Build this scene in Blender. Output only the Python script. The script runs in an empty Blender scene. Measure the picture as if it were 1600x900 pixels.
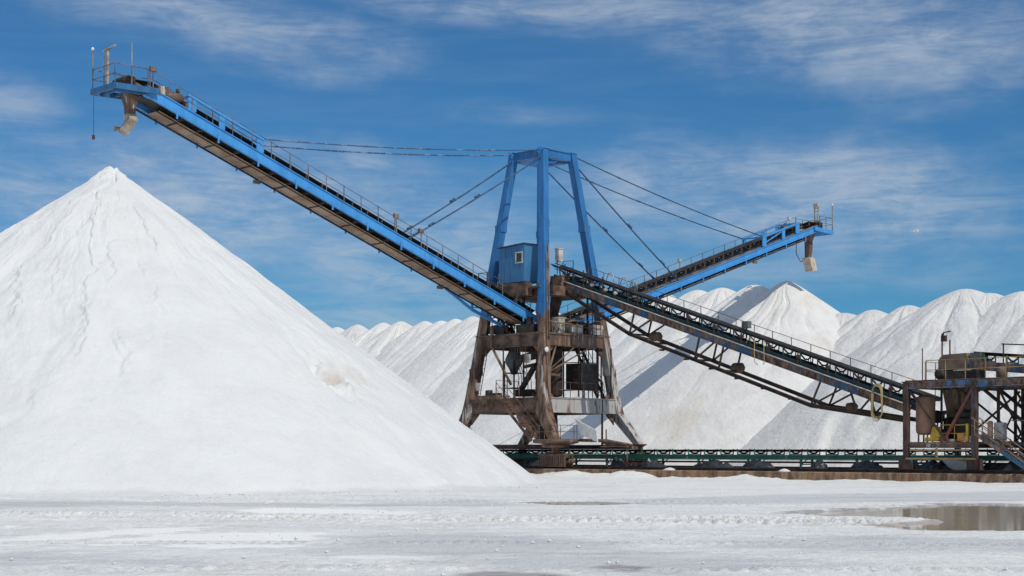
import bpy, math, random
import numpy as np
from mathutils import Vector, Matrix

random.seed(7)
S = bpy.context.scene
COL = S.collection
R = math.radians
F = 2430.0          # focal length in pixels of a 1600 px wide picture
EYE = 1.87
HZ = 703.0          # image row of the horizon

# ------------------------------------------------------------------ camera, sky, sun, exposure
cam_d = bpy.data.cameras.new('camera')
cam = bpy.data.objects.new('camera', cam_d)
COL.objects.link(cam)
cam.location = (0, 0, EYE)
cam.rotation_euler = (R(90), 0, 0)
cam_d.sensor_width = 36.0
cam_d.lens = 36.0 * F / 1600.0
cam_d.shift_y = (HZ - 450.0) / 1600.0
cam_d.clip_start = 0.5
cam_d.clip_end = 20000
S.camera = cam
S.render.resolution_x = 1600
S.render.resolution_y = 900

SUN = Vector((0.368, -0.537, 0.71)).normalized()      # direction towards the sun
sun_el = math.asin(SUN.z)
sun_az = math.atan2(SUN.x, SUN.y)

S.view_settings.view_transform = 'Standard'
S.view_settings.look = 'None'
S.view_settings.gamma = 1.0
S.view_settings.exposure = 0.0
S.cycles.max_bounces = 9
S.cycles.diffuse_bounces = 6

world = bpy.data.worlds.new('World')
S.world = world
world.use_nodes = True


class NT:
    """small helper to write node trees"""
    def __init__(self, tree):
        self.t = tree
        tree.nodes.clear()

    def n(self, kind, ins=None, **props):
        nd = self.t.nodes.new(kind)
        for k, v in props.items():
            setattr(nd, k, v)
        if ins:
            for k, v in ins.items():
                if isinstance(v, bpy.types.NodeSocket):
                    self.t.links.new(v, nd.inputs[k])
                else:
                    nd.inputs[k].default_value = v
        return nd

    def math(self, op, a, b=0.0, c=0.0, clamp=False):
        nd = self.n('ShaderNodeMath', {0: a, 1: b, 2: c}, operation=op, use_clamp=clamp)
        return nd.outputs[0]

    def mix(self, fac, a, b):
        nd = self.n('ShaderNodeMix', None, data_type='RGBA')
        for k, v in ((0, fac), (6, a), (7, b)):
            if isinstance(v, bpy.types.NodeSocket):
                self.t.links.new(v, nd.inputs[k])
            else:
                nd.inputs[k].default_value = v
        return nd.outputs[2]

    def remap(self, v, a, b, c=0.0, d=1.0):
        nd = self.n('ShaderNodeMapRange', {0: v, 1: a, 2: b, 3: c, 4: d}, interpolation_type='SMOOTHSTEP')
        return nd.outputs[0]

    def noise(self, vec, scale, detail=4, rough=0.55, dist=0.0):
        nd = self.n('ShaderNodeTexNoise', {'Vector': vec, 'Scale': scale, 'Detail': detail, 'Roughness': rough, 'Distortion': dist})
        return nd.outputs[0]

    def mapping(self, vec, loc=(0, 0, 0), rot=(0, 0, 0), scale=(1, 1, 1)):
        return self.n('ShaderNodeMapping', {'Vector': vec, 'Location': loc, 'Rotation': rot, 'Scale': scale}).outputs[0]


def rgba(c):
    return (c[0], c[1], c[2], 1.0)


# --- world: Nishita sky with a thin layer of cirrus
w = NT(world.node_tree)
sky = w.n('ShaderNodeTexSky', sky_type='NISHITA', sun_disc=False, sun_elevation=sun_el, sun_rotation=sun_az,
          altitude=0, air_density=1.0, dust_density=0.0, ozone_density=3.0)
tint = w.n('ShaderNodeMix', None, data_type='RGBA', blend_type='MULTIPLY')
tint.inputs[0].default_value = 1.0
w.t.links.new(sky.outputs[0], tint.inputs[6])
geo = w.n('ShaderNodeTexCoord').outputs['Generated']
sep = w.n('ShaderNodeSeparateXYZ', {0: geo})
grade = w.mix(w.remap(sep.outputs[2], 0.0, 0.22), (0.215, 0.57, 0.86, 1), (0.29, 0.67, 0.95, 1))
w.t.links.new(grade, tint.inputs[7])
az = w.math('ARCTAN2', sep.outputs[0], sep.outputs[1])
el = w.math('ARCSINE', sep.outputs[2])
cv = w.n('ShaderNodeCombineXYZ', {0: az, 1: el, 2: 0.0}).outputs[0]
# soft masks where the cirrus fields lie (azimuth, elevation, half widths, tilt, weight)
FIELDS = [(280, 25, 330, 75, 9, 0.75), (1400, 70, 360, 95, 4, 0.85), (1180, 320, 460, 90, 3, 0.75), (330, 330, 480, 105, 2, 0.75),
          (640, 390, 330, 100, 0, 0.72), (575, 262, 60, 40, 30, 0.55), (0, 190, 110, 50, 0, 0.5), (820, 8, 420, 40, 3, 0.65), (800, 180, 130, 22, 2, 0.3),
          (1100, 430, 460, 50, 0, 0.4), (520, 500, 420, 45, 0, 0.5), (-500, 200, 400, 150, 0, 0.6), (2200, 250, 450, 160, 0, 0.6)]
wob = w.noise(w.mapping(cv, scale=(5, 9, 1)), 1.0, 5, 0.6)
wob = w.math('SUBTRACT', wob, 0.5)
msk = None
for (px, py, hw, hh, tl, wt) in FIELDS:
    a0, e0 = math.atan((px - 800) / F), math.atan((HZ - py) / F)
    c_, s_ = math.cos(R(tl)), math.sin(R(tl))
    dx = w.math('SUBTRACT', az, a0)
    dy = w.math('SUBTRACT', el, e0)
    u_ = w.math('DIVIDE', w.math('SUBTRACT', w.math('MULTIPLY', dx, c_), w.math('MULTIPLY', dy, s_)), hw / F)
    v_ = w.math('DIVIDE', w.math('ADD', w.math('MULTIPLY', dx, s_), w.math('MULTIPLY', dy, c_)), hh / F)
    r_ = w.math('SQRT', w.math('ADD', w.math('MULTIPLY', u_, u_), w.math('MULTIPLY', v_, v_)))
    r_ = w.math('ADD', r_, w.math('MULTIPLY', wob, 2.4))
    k_ = w.math('MULTIPLY', w.remap(r_, 0.15, 1.25, 1.0, 0.0), wt)
    msk = k_ if msk is None else w.math('MAXIMUM', msk, k_)
# unseen cirrus veil overhead and behind, added to raise and whiten the fill light
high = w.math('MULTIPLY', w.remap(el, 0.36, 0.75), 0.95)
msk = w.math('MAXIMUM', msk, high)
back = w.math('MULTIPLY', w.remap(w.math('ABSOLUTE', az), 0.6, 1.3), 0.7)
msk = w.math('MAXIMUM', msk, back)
fine = w.noise(w.mapping(cv, rot=(0, 0, R(12)), scale=(9, 34, 1)), 1.0, 8, 0.62, 0.9)
strk = w.noise(w.mapping(cv, loc=(3, 8, 0), rot=(0, 0, R(-6)), scale=(7, 60, 1)), 1.0, 7, 0.6, 0.6)
puff = w.noise(w.mapping(cv, loc=(1, 3, 0), rot=(0, 0, R(14)), scale=(26, 50, 1)), 1.0, 7, 0.62, 0.8)
fib = w.noise(w.mapping(cv, loc=(5, 1, 0), rot=(0, 0, R(16)), scale=(22, 120, 1)), 1.0, 8, 0.65, 1.4)
tex = w.math('ADD', w.math('MULTIPLY', fine, 0.42), w.math('MULTIPLY', strk, 0.18))
tex = w.math('ADD', tex, w.math('MULTIPLY', fib, 0.22))
tex = w.math('ADD', tex, w.math('MULTIPLY', puff, 0.18))
tex = w.remap(tex, 0.39, 0.62, 0.20, 1.0)
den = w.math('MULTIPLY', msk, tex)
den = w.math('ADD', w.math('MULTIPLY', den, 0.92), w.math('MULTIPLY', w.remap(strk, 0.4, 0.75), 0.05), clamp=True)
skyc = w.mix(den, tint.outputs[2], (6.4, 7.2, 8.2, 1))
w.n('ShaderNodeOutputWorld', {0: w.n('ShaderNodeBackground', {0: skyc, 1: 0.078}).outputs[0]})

sl = bpy.data.lights.new('sun', 'SUN')
sl.energy = 2.65
sl.angle = R(0.53)
sl.color = (1.0, 0.945, 0.84)
so = bpy.data.objects.new('sun', sl)
COL.objects.link(so)
so.rotation_euler = SUN.to_track_quat('Z', 'Y').to_euler()
so.location = (40, -60, 80)

# ------------------------------------------------------------------ frame of the yard
# p runs along the dock wall (towards the right and nearer), q across it (towards the far row), z up
C0 = (2.27, 115.0)
K = math.sqrt(0.5)


def W(p, q, z=0.0):
    return Vector((C0[0] + K * (p + q), C0[1] + K * (q - p), z))


def ground_at(px, py):
    Y = F * EYE / (py - HZ)
    return ((px - 800.0) / F * Y, Y)


# ------------------------------------------------------------------ materials
MATS = {}


def new_mat(name):
    m = bpy.data.materials.new(name)
    m.use_nodes = True
    MATS[name] = m
    return m, NT(m.node_tree)


def out(nt, bsdf):
    nt.n('ShaderNodeOutputMaterial', {0: bsdf})


def simple(name, c1, c2=None, rough=0.6, metal=0.0, scale=3.0, bump=0.0, lo=0.35, hi=0.65, spec=0.4):
    m, t = new_mat(name)
    pos = t.n('ShaderNodeTexCoord').outputs['Object']
    f = t.noise(pos, scale, 6, 0.6)
    col = t.mix(t.remap(f, lo, hi), rgba(c1), rgba(c2 or c1))
    ins = {'Base Color': col, 'Roughness': rough, 'Metallic': metal, 'Specular IOR Level': spec}
    if bump:
        ins['Normal'] = t.n('ShaderNodeBump', {'Height': f, 'Strength': bump, 'Distance': 0.05}).outputs[0]
    out(t, t.n('ShaderNodeBsdfPrincipled', ins).outputs[0])
    return m


def painted(name, paint, rust=(0.065, 0.042, 0.034), rust2=(0.25, 0.16, 0.11), z0=None, z1=None, amount=0.5, scale=1.4,
            salt=0.0, rough=0.5, streak=1.0, fade=0.25, salt_top=None):
    """paint over steel: rust spots, vertical streaks, salt dust; below z0 all rust, above z1 mostly paint"""
    m, t = new_mat(name)
    pos = t.n('ShaderNodeNewGeometry').outputs['Position']
    st = t.mapping(pos, scale=(2.2, 2.2, 0.35 if streak else 1.0))
    a = t.noise(pos, scale, 7, 0.62, 0.2)
    b = t.noise(st, scale * 1.7, 5, 0.6)
    n = t.math('ADD', t.math('MULTIPLY', a, 0.6), t.math('MULTIPLY', b, 0.4))
    if z0 is not None:
        z = t.n('ShaderNodeSeparateXYZ', {0: pos}).outputs[2]
        g = t.math('MULTIPLY', t.remap(z, z0, z1, 1.0, 0.0), 0.55)
        n = t.math('ADD', n, g)
    mask = t.remap(n, 0.70 - 0.3 * amount - 0.025, 0.70 - 0.3 * amount + 0.045)
    rc = t.mix(t.remap(t.noise(st, 1.6, 6, 0.6), 0.35, 0.65), rgba(rust), rgba(rust2))
    pf = tuple(min(1, x * (1 + fade) + 0.01) for x in paint)
    pc = t.mix(t.remap(t.noise(st, 0.8, 5, 0.6), 0.3, 0.7), rgba(tuple(x * (1 - 0.5 * fade) for x in paint)), rgba(pf))
    col = t.mix(mask, pc, rc)
    if salt > 0:
        sm = t.remap(t.noise(st, 0.9, 8, 0.68, 0.4), 0.66 - 0.3 * salt, 0.74 - 0.3 * salt)
        if salt_top:
            sm = t.math('MULTIPLY', sm, t.remap(t.n('ShaderNodeSeparateXYZ', {0: pos}).outputs[2], salt_top, salt_top + 3, 1.0, 0.0))
        col = t.mix(t.math('MULTIPLY', sm, 0.85), col, (0.5, 0.49, 0.48, 1))
    rg = t.remap(mask, 0, 1, rough, 0.85)
    bp = t.n('ShaderNodeBump', {'Height': t.math('ADD', mask, a), 'Strength': 0.25, 'Distance': 0.02}).outputs[0]
    out(t, t.n('ShaderNodeBsdfPrincipled', {'Base Color': col, 'Roughness': rg, 'Normal': bp, 'Specular IOR Level': 0.35}).outputs[0])
    return m


BLUE = (0.023, 0.14, 0.35)
M_LEGW = painted('salt_streaked_blue_to_rust', BLUE, z0=8.4, z1=13.5, amount=0.18, scale=0.9, salt=0.75, salt_top=8.0)
M_LEG = painted('blue_paint_to_rust', BLUE, z0=8.4, z1=13.5, amount=0.22, scale=0.9, salt=0.36, salt_top=8.5)
M_BLUE = painted('bright_blue_paint', (0.052, 0.27, 0.61), amount=-0.02, scale=0.8, fade=0.15)
M_CABIN = painted('cabin_blue_paint', (0.045, 0.165, 0.33), amount=-0.2, scale=1.0, fade=0.2)
M_BRIDGE = painted('bridge_blue_and_rust', (0.025, 0.08, 0.15), amount=0.80, scale=0.55, streak=0, salt=0.05)
M_HEAD = painted('dark_blue_head_paint', (0.03, 0.12, 0.26), amount=0.42, scale=0.9, streak=0)
M_RUSTB = painted('rust_with_blue_traces', (0.03, 0.08, 0.15), amount=1.0, scale=0.8, streak=0, rust=(0.04, 0.026, 0.024), rust2=(0.10, 0.055, 0.045))
M_STATION = painted('station_blue_and_rust', (0.04, 0.16, 0.36), amount=0.78, scale=0.75, streak=0)
M_RUST = simple('rusty_steel', (0.06, 0.04, 0.032), (0.22, 0.135, 0.095), 0.85, 0, 1.6, 0.3)
M_RUSTD = simple('dark_rusty_steel', (0.022, 0.017, 0.016), (0.075, 0.045, 0.032), 0.8, 0, 1.8, 0.2)
M_SALTY = painted('salt_caked_rusty_steel', (0.15, 0.085, 0.055), amount=0.5, scale=0.8, salt=1.0)
M_SALTY2 = painted('rusty_steel_with_salt_stains', (0.11, 0.065, 0.045), amount=0.6, scale=0.8, salt=0.28)
M_BELT = simple('black_rubber', (0.012, 0.012, 0.014), (0.035, 0.033, 0.033), 0.6, 0, 2.5)
M_TAN = simple('rusty_tan_sheet', (0.26, 0.165, 0.105), (0.42, 0.30, 0.21), 0.8, 0, 0.7, 0.1)
M_ANGLE = simple('weathered_tan_angle', (0.12, 0.075, 0.05), (0.30, 0.22, 0.15), 0.8, 0, 1.2)
M_RAIL = simple('grey_brown_handrail', (0.10, 0.085, 0.08), (0.24, 0.21, 0.20), 0.6, 0.2, 1.5)
M_RAILB = simple('tan_yellow_handrail', (0.24, 0.16, 0.07), (0.34, 0.25, 0.13), 0.7, 0, 1.5)
M_YEL = simple('yellow_paint', (0.42, 0.27, 0.03), (0.62, 0.42, 0.05), 0.6, 0, 2)
M_HOSE = simple('faded_yellow_hose', (0.32, 0.24, 0.10), (0.46, 0.37, 0.18), 0.6, 0, 2)
M_CABLE = simple('blue_grey_stay_rod', (0.03, 0.07, 0.14), (0.07, 0.13, 0.22), 0.5, 0.3, 2)
M_CABLEW = simple('salt_wrapped_stay_rod', (0.05, 0.11, 0.22), (0.20, 0.28, 0.37), 0.6, 0, 1.4, lo=0.5, hi=0.62)
M_GREEN = painted('dark_green_paint', (0.014, 0.13, 0.092), amount=0.22, scale=1.1, salt=0.1, streak=0)
M_WHITE = simple('white_paint', (0.62, 0.61, 0.58), (0.78, 0.78, 0.76), 0.5, 0, 3)
M_STEEL = simple('salt_dusted_steel', (0.30, 0.27, 0.24), (0.58, 0.56, 0.53), 0.7, 0.1, 2.2)
M_NOZ = simple('pale_brown_grey_sheet', (0.24, 0.19, 0.15), (0.46, 0.41, 0.35), 0.75, 0, 2.0)
M_DARK = simple('dark_machine_grease', (0.012, 0.011, 0.012), (0.05, 0.04, 0.035), 0.6, 0, 2.6, 0.2)
M_TARP = simple('black_plastic_sheet', (0.012, 0.014, 0.018), (0.05, 0.055, 0.065), 0.38, 0, 1.0, 0.4)
M_TANK = simple('tank_rusty_pink', (0.26, 0.135, 0.085), (0.36, 0.21, 0.14), 0.6, 0.1, 1.2)
M_HOOD = simple('brown_hood_sheet', (0.12, 0.082, 0.055), (0.20, 0.145, 0.10), 0.75, 0, 1.4)
M_HOPG = simple('grey_green_hopper', (0.07, 0.085, 0.085), (0.16, 0.17, 0.16), 0.6, 0.1, 1.6)
M_GLASS = simple('dark_window_glass', (0.02, 0.03, 0.04), (0.05, 0.06, 0.07), 0.12, 0, 1.5, spec=0.6)
M_MESH = simple('dark_blue_grey_guard', (0.03, 0.05, 0.08), (0.07, 0.09, 0.12), 0.6, 0.1, 3)
M_ORANGE = simple('orange_plastic', (0.65, 0.24, 0.04), (0.75, 0.33, 0.08), 0.5, 0, 3)


def salt_mat(name, base, dirt, stain, stain_amt, bump=0.35, fine=0.5, streak=0.0):
    m, t = new_mat(name)
    pos = t.n('ShaderNodeNewGeometry').outputs['Position']
    a = t.noise(pos, 0.35, 6, 0.6, 0.4)
    b = t.noise(pos, 2.2, 7, 0.62)
    c = t.noise(pos, 9.0, 5, 0.65)
    col = t.mix(t.remap(a, 0.38, 0.68), rgba(base), rgba(dirt))
    sp = t.remap(b, 0.58, 0.74)
    col = t.mix(t.math('MULTIPLY', sp, 0.22), col, rgba(tuple(x * 0.8 for x in dirt)))
    sm = t.remap(t.noise(pos, 0.16, 5, 0.6, 0.6), 0.55, 0.72)
    col = t.mix(t.math('MULTIPLY', sm, stain_amt), col, rgba(stain))
    h = t.math('ADD', t.math('MULTIPLY', b, 0.6), t.math('MULTIPLY', c, 0.25))
    h = t.math('ADD', h, t.math('MULTIPLY', t.noise(pos, 26.0, 3, 0.6), 0.08))
    bp = t.n('ShaderNodeBump', {'Height': h, 'Strength': bump, 'Distance': fine}).outputs[0]
    out(t, t.n('ShaderNodeBsdfPrincipled', {'Base Color': col, 'Roughness': 0.9, 'Normal': bp, 'Specular IOR Level': 0.15}).outputs[0])
    return m


M_SALT = salt_mat('fresh_white_salt', (0.75, 0.755, 0.75), (0.705, 0.71, 0.71), (0.76, 0.70, 0.64), 0.16, 0.5, 0.3)
M_SALT2 = salt_mat('weathered_white_salt', (0.81, 0.80, 0.78), (0.73, 0.715, 0.70), (0.68, 0.60, 0.48), 0.50, 0.5, 0.5)
M_SALT3 = salt_mat('greyish_old_salt', (0.78, 0.77, 0.755), (0.69, 0.68, 0.67), (0.63, 0.585, 0.52), 0.25, 0.6, 0.6)

# dock wall: rusty stained concrete with vertical streaks
m, t = new_mat('stained_concrete')
M_WALL = m
pos = t.n('ShaderNodeNewGeometry').outputs['Position']
st = t.mapping(pos, scale=(1.6, 1.6, 0.5))
a = t.noise(st, 1.3, 7, 0.65, 0.3)
b = t.noise(pos, 0.5, 5, 0.6)
col = t.mix(t.remap(a, 0.35, 0.66), (0.13, 0.078, 0.048, 1), (0.38, 0.235, 0.145, 1))
col = t.mix(t.math('MULTIPLY', t.remap(b, 0.5, 0.7), 0.6), col, (0.30, 0.17, 0.08, 1))
col = t.mix(t.math('MULTIPLY', t.remap(t.noise(st, 3.2, 6, 0.7), 0.6, 0.7), 0.6), col, (0.48, 0.45, 0.40, 1))
bp = t.n('ShaderNodeBump', {'Height': a, 'Strength': 0.5, 'Distance': 0.05}).outputs[0]
out(t, t.n('ShaderNodeBsdfPrincipled', {'Base Color': col, 'Roughness': 0.85, 'Normal': bp}).outputs[0])

# salt flat: dry crust, damp grey patches, shallow cream brine film
m, t = new_mat('salt_flat_ground')
M_GROUND = m
pos = t.n('ShaderNodeNewGeometry').outputs['Position']
wet = t.n('ShaderNodeAttribute', attribute_name='wet').outputs['Fac']
cream = t.n('ShaderNodeAttribute', attribute_name='cream').outputs['Fac']
damp = t.n('ShaderNodeAttribute', attribute_name='damp').outputs['Fac']
n1 = t.noise(pos, 1.4, 7, 0.65, 0.3)
n2 = t.noise(t.mapping(pos, scale=(0.25, 1.0, 1.0)), 0.55, 6, 0.6, 0.5)
n5 = t.noise(t.mapping(pos, scale=(0.7, 1.0, 1.0)), 4.0, 8, 0.7, 0.2)
col = t.mix(t.remap(n1, 0.35, 0.68), (0.93, 0.925, 0.90, 1), (0.84, 0.835, 0.82, 1))
col = t.mix(t.math('MULTIPLY', t.remap(n5, 0.50, 0.66), 0.28), col, (0.56, 0.565, 0.57, 1))
col = t.mix(t.math('MULTIPLY', t.remap(t.noise(t.mapping(pos, scale=(0.4, 1.0, 1.0)), 0.8, 6, 0.65, 0.5), 0.54, 0.70), 0.62), col, (0.70, 0.66, 0.54, 1))
dm = t.math('ADD', t.math('MULTIPLY', damp, 0.55), t.math('MULTIPLY', t.remap(n2, 0.48, 0.68), 0.35), clamp=True)
col = t.mix(dm, col, (0.55, 0.56, 0.58, 1))
col = t.mix(t.math('MULTIPLY', cream, t.remap(n1, 0.3, 0.5, 0.7, 1.0)), col, (0.88, 0.855, 0.815, 1))
col = t.mix(t.math('MULTIPLY', wet, 0.9), col, (0.30, 0.24, 0.18, 1))
n3 = t.noise(pos, 5.0, 6, 0.65)
n4 = t.noise(pos, 22.0, 4, 0.6)
h = t.math('ADD', t.math('MULTIPLY', n3, 0.7), t.math('MULTIPLY', n4, 0.2))
smooth = t.math('MAXIMUM', cream, wet)
bs = t.math('MULTIPLY', t.math('SUBTRACT', 1.0, smooth, clamp=True), 0.9)
bp = t.n('ShaderNodeBump', {'Height': h, 'Strength': bs, 'Distance': 0.16}).outputs[0]
rg = t.remap(smooth, 0, 1, 0.88, 0.13)
out(t, t.n('ShaderNodeBsdfPrincipled', {'Base Color': col, 'Roughness': rg, 'Normal': bp, 'Specular IOR Level': 0.4}).outputs[0])

m, t = new_mat('murky_brine')
M_WATER = m
pos = t.n('ShaderNodeNewGeometry').outputs['Position']
n = t.noise(t.mapping(pos, scale=(0.6, 1.6, 1)), 1.1, 5, 0.6)
col = t.mix(t.remap(n, 0.35, 0.65), (0.40, 0.335, 0.24, 1), (0.52, 0.445, 0.34, 1))
bp = t.n('ShaderNodeBump', {'Height': t.noise(pos, 1.6, 3, 0.5), 'Strength': 0.04, 'Distance': 0.05}).outputs[0]
out(t, t.n('ShaderNodeBsdfPrincipled', {'Base Color': col, 'Roughness': 0.09, 'Normal': bp, 'IOR': 1.33, 'Specular IOR Level': 0.32}).outputs[0])

# ------------------------------------------------------------------ noise in numpy
_rng = np.random.RandomState(11)
_TAB = _rng.rand(512, 512)


def vnoise(x, y):
    xi = np.floor(x).astype(int)
    yi = np.floor(y).astype(int)
    fx = x - xi
    fy = y - yi
    fx = fx * fx * fx * (fx * (fx * 6 - 15) + 10)
    fy = fy * fy * fy * (fy * (fy * 6 - 15) + 10)
    a = _TAB[xi % 512, yi % 512]
    b = _TAB[(xi + 1) % 512, yi % 512]
    c = _TAB[xi % 512, (yi + 1) % 512]
    d = _TAB[(xi + 1) % 512, (yi + 1) % 512]
    return (a * (1 - fx) + b * fx) * (1 - fy) + (c * (1 - fx) + d * fx) * fy


def fbm(x, y, octv=5, gain=0.5, off=0.0):
    s = 0.0
    amp = 1.0
    tot = 0.0
    x = x + off * 13.7 + 300
    y = y + off * 7.3 + 300
    for i in range(octv):
        s = s + amp * vnoise(x, y)
        tot += amp
        amp *= gain
        x = x * 2.03 + 17.1
        y = y * 2.03 + 9.4
    return s / tot - 0.5


def sstep(x, a, b):
    t_ = np.clip((x - a) / (b - a), 0, 1)
    return t_ * t_ * (3 - 2 * t_)


# ------------------------------------------------------------------ mesh builder
def tag(o, label=None, cat=None, group=None, kind=None):
    if label:
        o['label'] = label
    if cat:
        o['category'] = cat
    if group:
        o['group'] = group
    if kind:
        o['kind'] = kind
    return o


ROOT = {}


def thing(name, origin, label, cat, group=None):
    """Empty at the thing's base, turned into the yard frame; builders then write p, q, z"""
    o = bpy.data.objects.new(name, None)
    o.empty_display_size = 0.5
    COL.objects.link(o)
    o.location = W(*origin)
    o.rotation_euler = (0, 0, R(-45))
    ROOT[o.name] = Vector(origin)
    o['_org'] = list(origin)
    tag(o, label, cat, group)
    return o


class MB:
    def __init__(self):
        self.v = []
        self.f = []
        self.mi = []
        self.sm = []

    def face(self, idx, m=0, s=False):
        self.f.append(idx)
        self.mi.append(m)
        self.sm.append(s)

    def hexa(self, pts, m=0):
        b = len(self.v)
        self.v += [tuple(p) for p in pts]
        for q in ((0, 3, 2, 1), (4, 5, 6, 7), (0, 1, 5, 4), (1, 2, 6, 5), (2, 3, 7, 6), (3, 0, 4, 7)):
            self.face([b + i for i in q], m)

    def box(self, c, s, m=0):
        x, y, z = c
        a, b, d = s[0] / 2, s[1] / 2, s[2] / 2
        self.hexa([(x - a, y - b, z - d), (x + a, y - b, z - d), (x + a, y + b, z - d), (x - a, y + b, z - d),
                   (x - a, y - b, z + d), (x + a, y - b, z + d), (x + a, y + b, z + d), (x - a, y + b, z + d)], m)
        return self

    def beam(self, p1, p2, wd, ht, up=(0, 0, 1), m=0):
        """rectangular bar from p1 to p2, wd across, ht along up"""
        p1 = Vector(p1)
        p2 = Vector(p2)
        d = (p2 - p1)
        if d.length < 1e-6:
            return self
        d.normalize()
        u = Vector(up)
        s = d.cross(u)
        if s.length < 1e-4:
            s = d.cross(Vector((1, 0, 0)))
        s.normalize()
        u = s.cross(d).normalized()
        s = s * wd / 2
        u = u * ht / 2
        self.hexa([p1 - s - u, p1 + s - u, p2 + s - u, p2 - s - u, p1 - s + u, p1 + s + u, p2 + s + u, p2 - s + u], m)
        return self

    def ibeam(self, p1, p2, fl, ht, tf=0.05, tw=0.06, up=(0, 0, 1), m=0):
        p1 = Vector(p1)
        p2 = Vector(p2)
        u = Vector((0, 0, 1)) * (ht / 2 - tf / 2)
        self.beam(p1, p2, tw, ht - 2 * tf - 0.004, up, m)
        self.beam(p1 + u, p2 + u, fl, tf, up, m)
        self.beam(p1 - u, p2 - u, fl, tf, up, m)
        return self

    def tube(self, pts, r, n=6, m=0, caps=True):
        pts = [Vector(p) for p in pts]
        rs = r if isinstance(r, (list, tuple)) else [r] * len(pts)
        rings = []
        prev = None
        for i, p in enumerate(pts):
            if i == 0:
                d = pts[1] - pts[0]
            elif i == len(pts) - 1:
                d = pts[-1] - pts[-2]
            else:
                d = (pts[i + 1] - pts[i]).normalized() + (pts[i] - pts[i - 1]).normalized()
            d.normalize()
            if prev is None:
                a = d.cross(Vector((0, 0, 1)))
                if a.length < 1e-3:
                    a = d.cross(Vector((1, 0, 0)))
            else:
                a = prev - d * prev.dot(d)
            a.normalize()
            prev = a
            b = d.cross(a)
            base = len(self.v)
            for k in range(n):
                th = 2 * math.pi * k / n
                self.v.append(tuple(p + (a * math.cos(th) + b * math.sin(th)) * rs[i]))
            rings.append(base)
        for i in range(len(rings) - 1):
            for k in range(n):
                k2 = (k + 1) % n
                self.face([rings[i] + k, rings[i] + k2, rings[i + 1] + k2, rings[i + 1] + k], m, True)
        if caps:
            self.face([rings[0] + k for k in range(n)][::-1], m)
            self.face([rings[-1] + k for k in range(n)], m)
        return self

    def loft(self, secs, m=0, mats=None):
        """closed sections (lists of points, same count) joined; caps at both ends"""
        n = len(secs[0])
        b = len(self.v)
        for s in secs:
            self.v += [tuple(p) for p in s]
        for i in range(len(secs) - 1):
            mm = mats[i] if mats else m
            for k in range(n):
                k2 = (k + 1) % n
                self.face([b + i * n + k, b + i * n + k2, b + (i + 1) * n + k2, b + (i + 1) * n + k], mm)
        self.face([b + k for k in range(n)][::-1], m)
        self.face([b + (len(secs) - 1) * n + k for k in range(n)], m)
        return self

    def prism(self, poly, off, m=0):
        """planar polygon extruded by vector off"""
        o = Vector(off)
        return self.loft([[Vector(p) for p in poly], [Vector(p) + o for p in poly]], m)

    def lathe(self, c, prof, n=16, m=0, axis='z'):
        b = len(self.v)
        for (r, h) in prof:
            for k in range(n):
                th = 2 * math.pi * k / n
                x, y = r * math.cos(th), r * math.sin(th)
                if axis == 'z':
                    self.v.append((c[0] + x, c[1] + y, c[2] + h))
                elif axis == 'p':
                    self.v.append((c[0] + h, c[1] + x, c[2] + y))
                else:
                    self.v.append((c[0] + x, c[1] + h, c[2] + y))
        for i in range(len(prof) - 1):
            for k in range(n):
                k2 = (k + 1) % n
                self.face([b + i * n + k, b + i * n + k2, b + (i + 1) * n + k2, b + (i + 1) * n + k], m, True)
        self.face([b + k for k in range(n)][::-1], m)
        self.face([b + (len(prof) - 1) * n + k for k in range(n)], m)
        return self

    def build(self, name, mats, parent, root=None, label=None):
        me = bpy.data.meshes.new(name)
        r = root or parent
        while r.parent is not None:
            r = r.parent
        og = Vector(r['_org'][:])
        me.from_pydata([tuple(Vector(v) - og) for v in self.v], [], self.f)
        if not isinstance(mats, (list, tuple)):
            mats = [mats]
        for mm in mats:
            me.materials.append(mm)
        me.polygons.foreach_set('material_index', self.mi)
        me.polygons.foreach_set('use_smooth', self.sm)
        me.update()
        # outward normals
        import bmesh
        bm = bmesh.new()
        bm.from_mesh(me)
        bmesh.ops.recalc_face_normals(bm, faces=bm.faces)
        bm.to_mesh(me)
        bm.free()
        o = bpy.data.objects.new(name, me)
        COL.objects.link(o)
        o.parent = parent
        if label:
            o['label'] = label
        return o


def dup(src, parent, off):
    o = src.copy()
    COL.objects.link(o)
    o.parent = parent
    o.location = Vector(src.location) + Vector(off)
    return o


def railing(mb, pts, h=1.0, step=1.5, r=0.022, rails=(1.0, 0.5), m=0):
    """posts and rails following a path of p, q, z points"""
    for a, b in zip(pts[:-1], pts[1:]):
        a = Vector(a)
        b = Vector(b)
        L = (b - a).length
        n = max(1, round(L / step))
        for i in range(n + 1):
            c = a.lerp(b, i / n)
            j = Vector((random.uniform(-.015, .015), random.uniform(-.015, .015), random.uniform(-.02, .02)))
            mb.beam(c, c + Vector((0, 0, h)) + j, 0.04, 0.04, (1, 0, 0), m)
        for k in rails:
            mb.tube([a + Vector((0, 0, h * k)), a.lerp(b, .5) + Vector((0, 0, h * k - 0.012)), b + Vector((0, 0, h * k))], r, 5, m)


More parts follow.
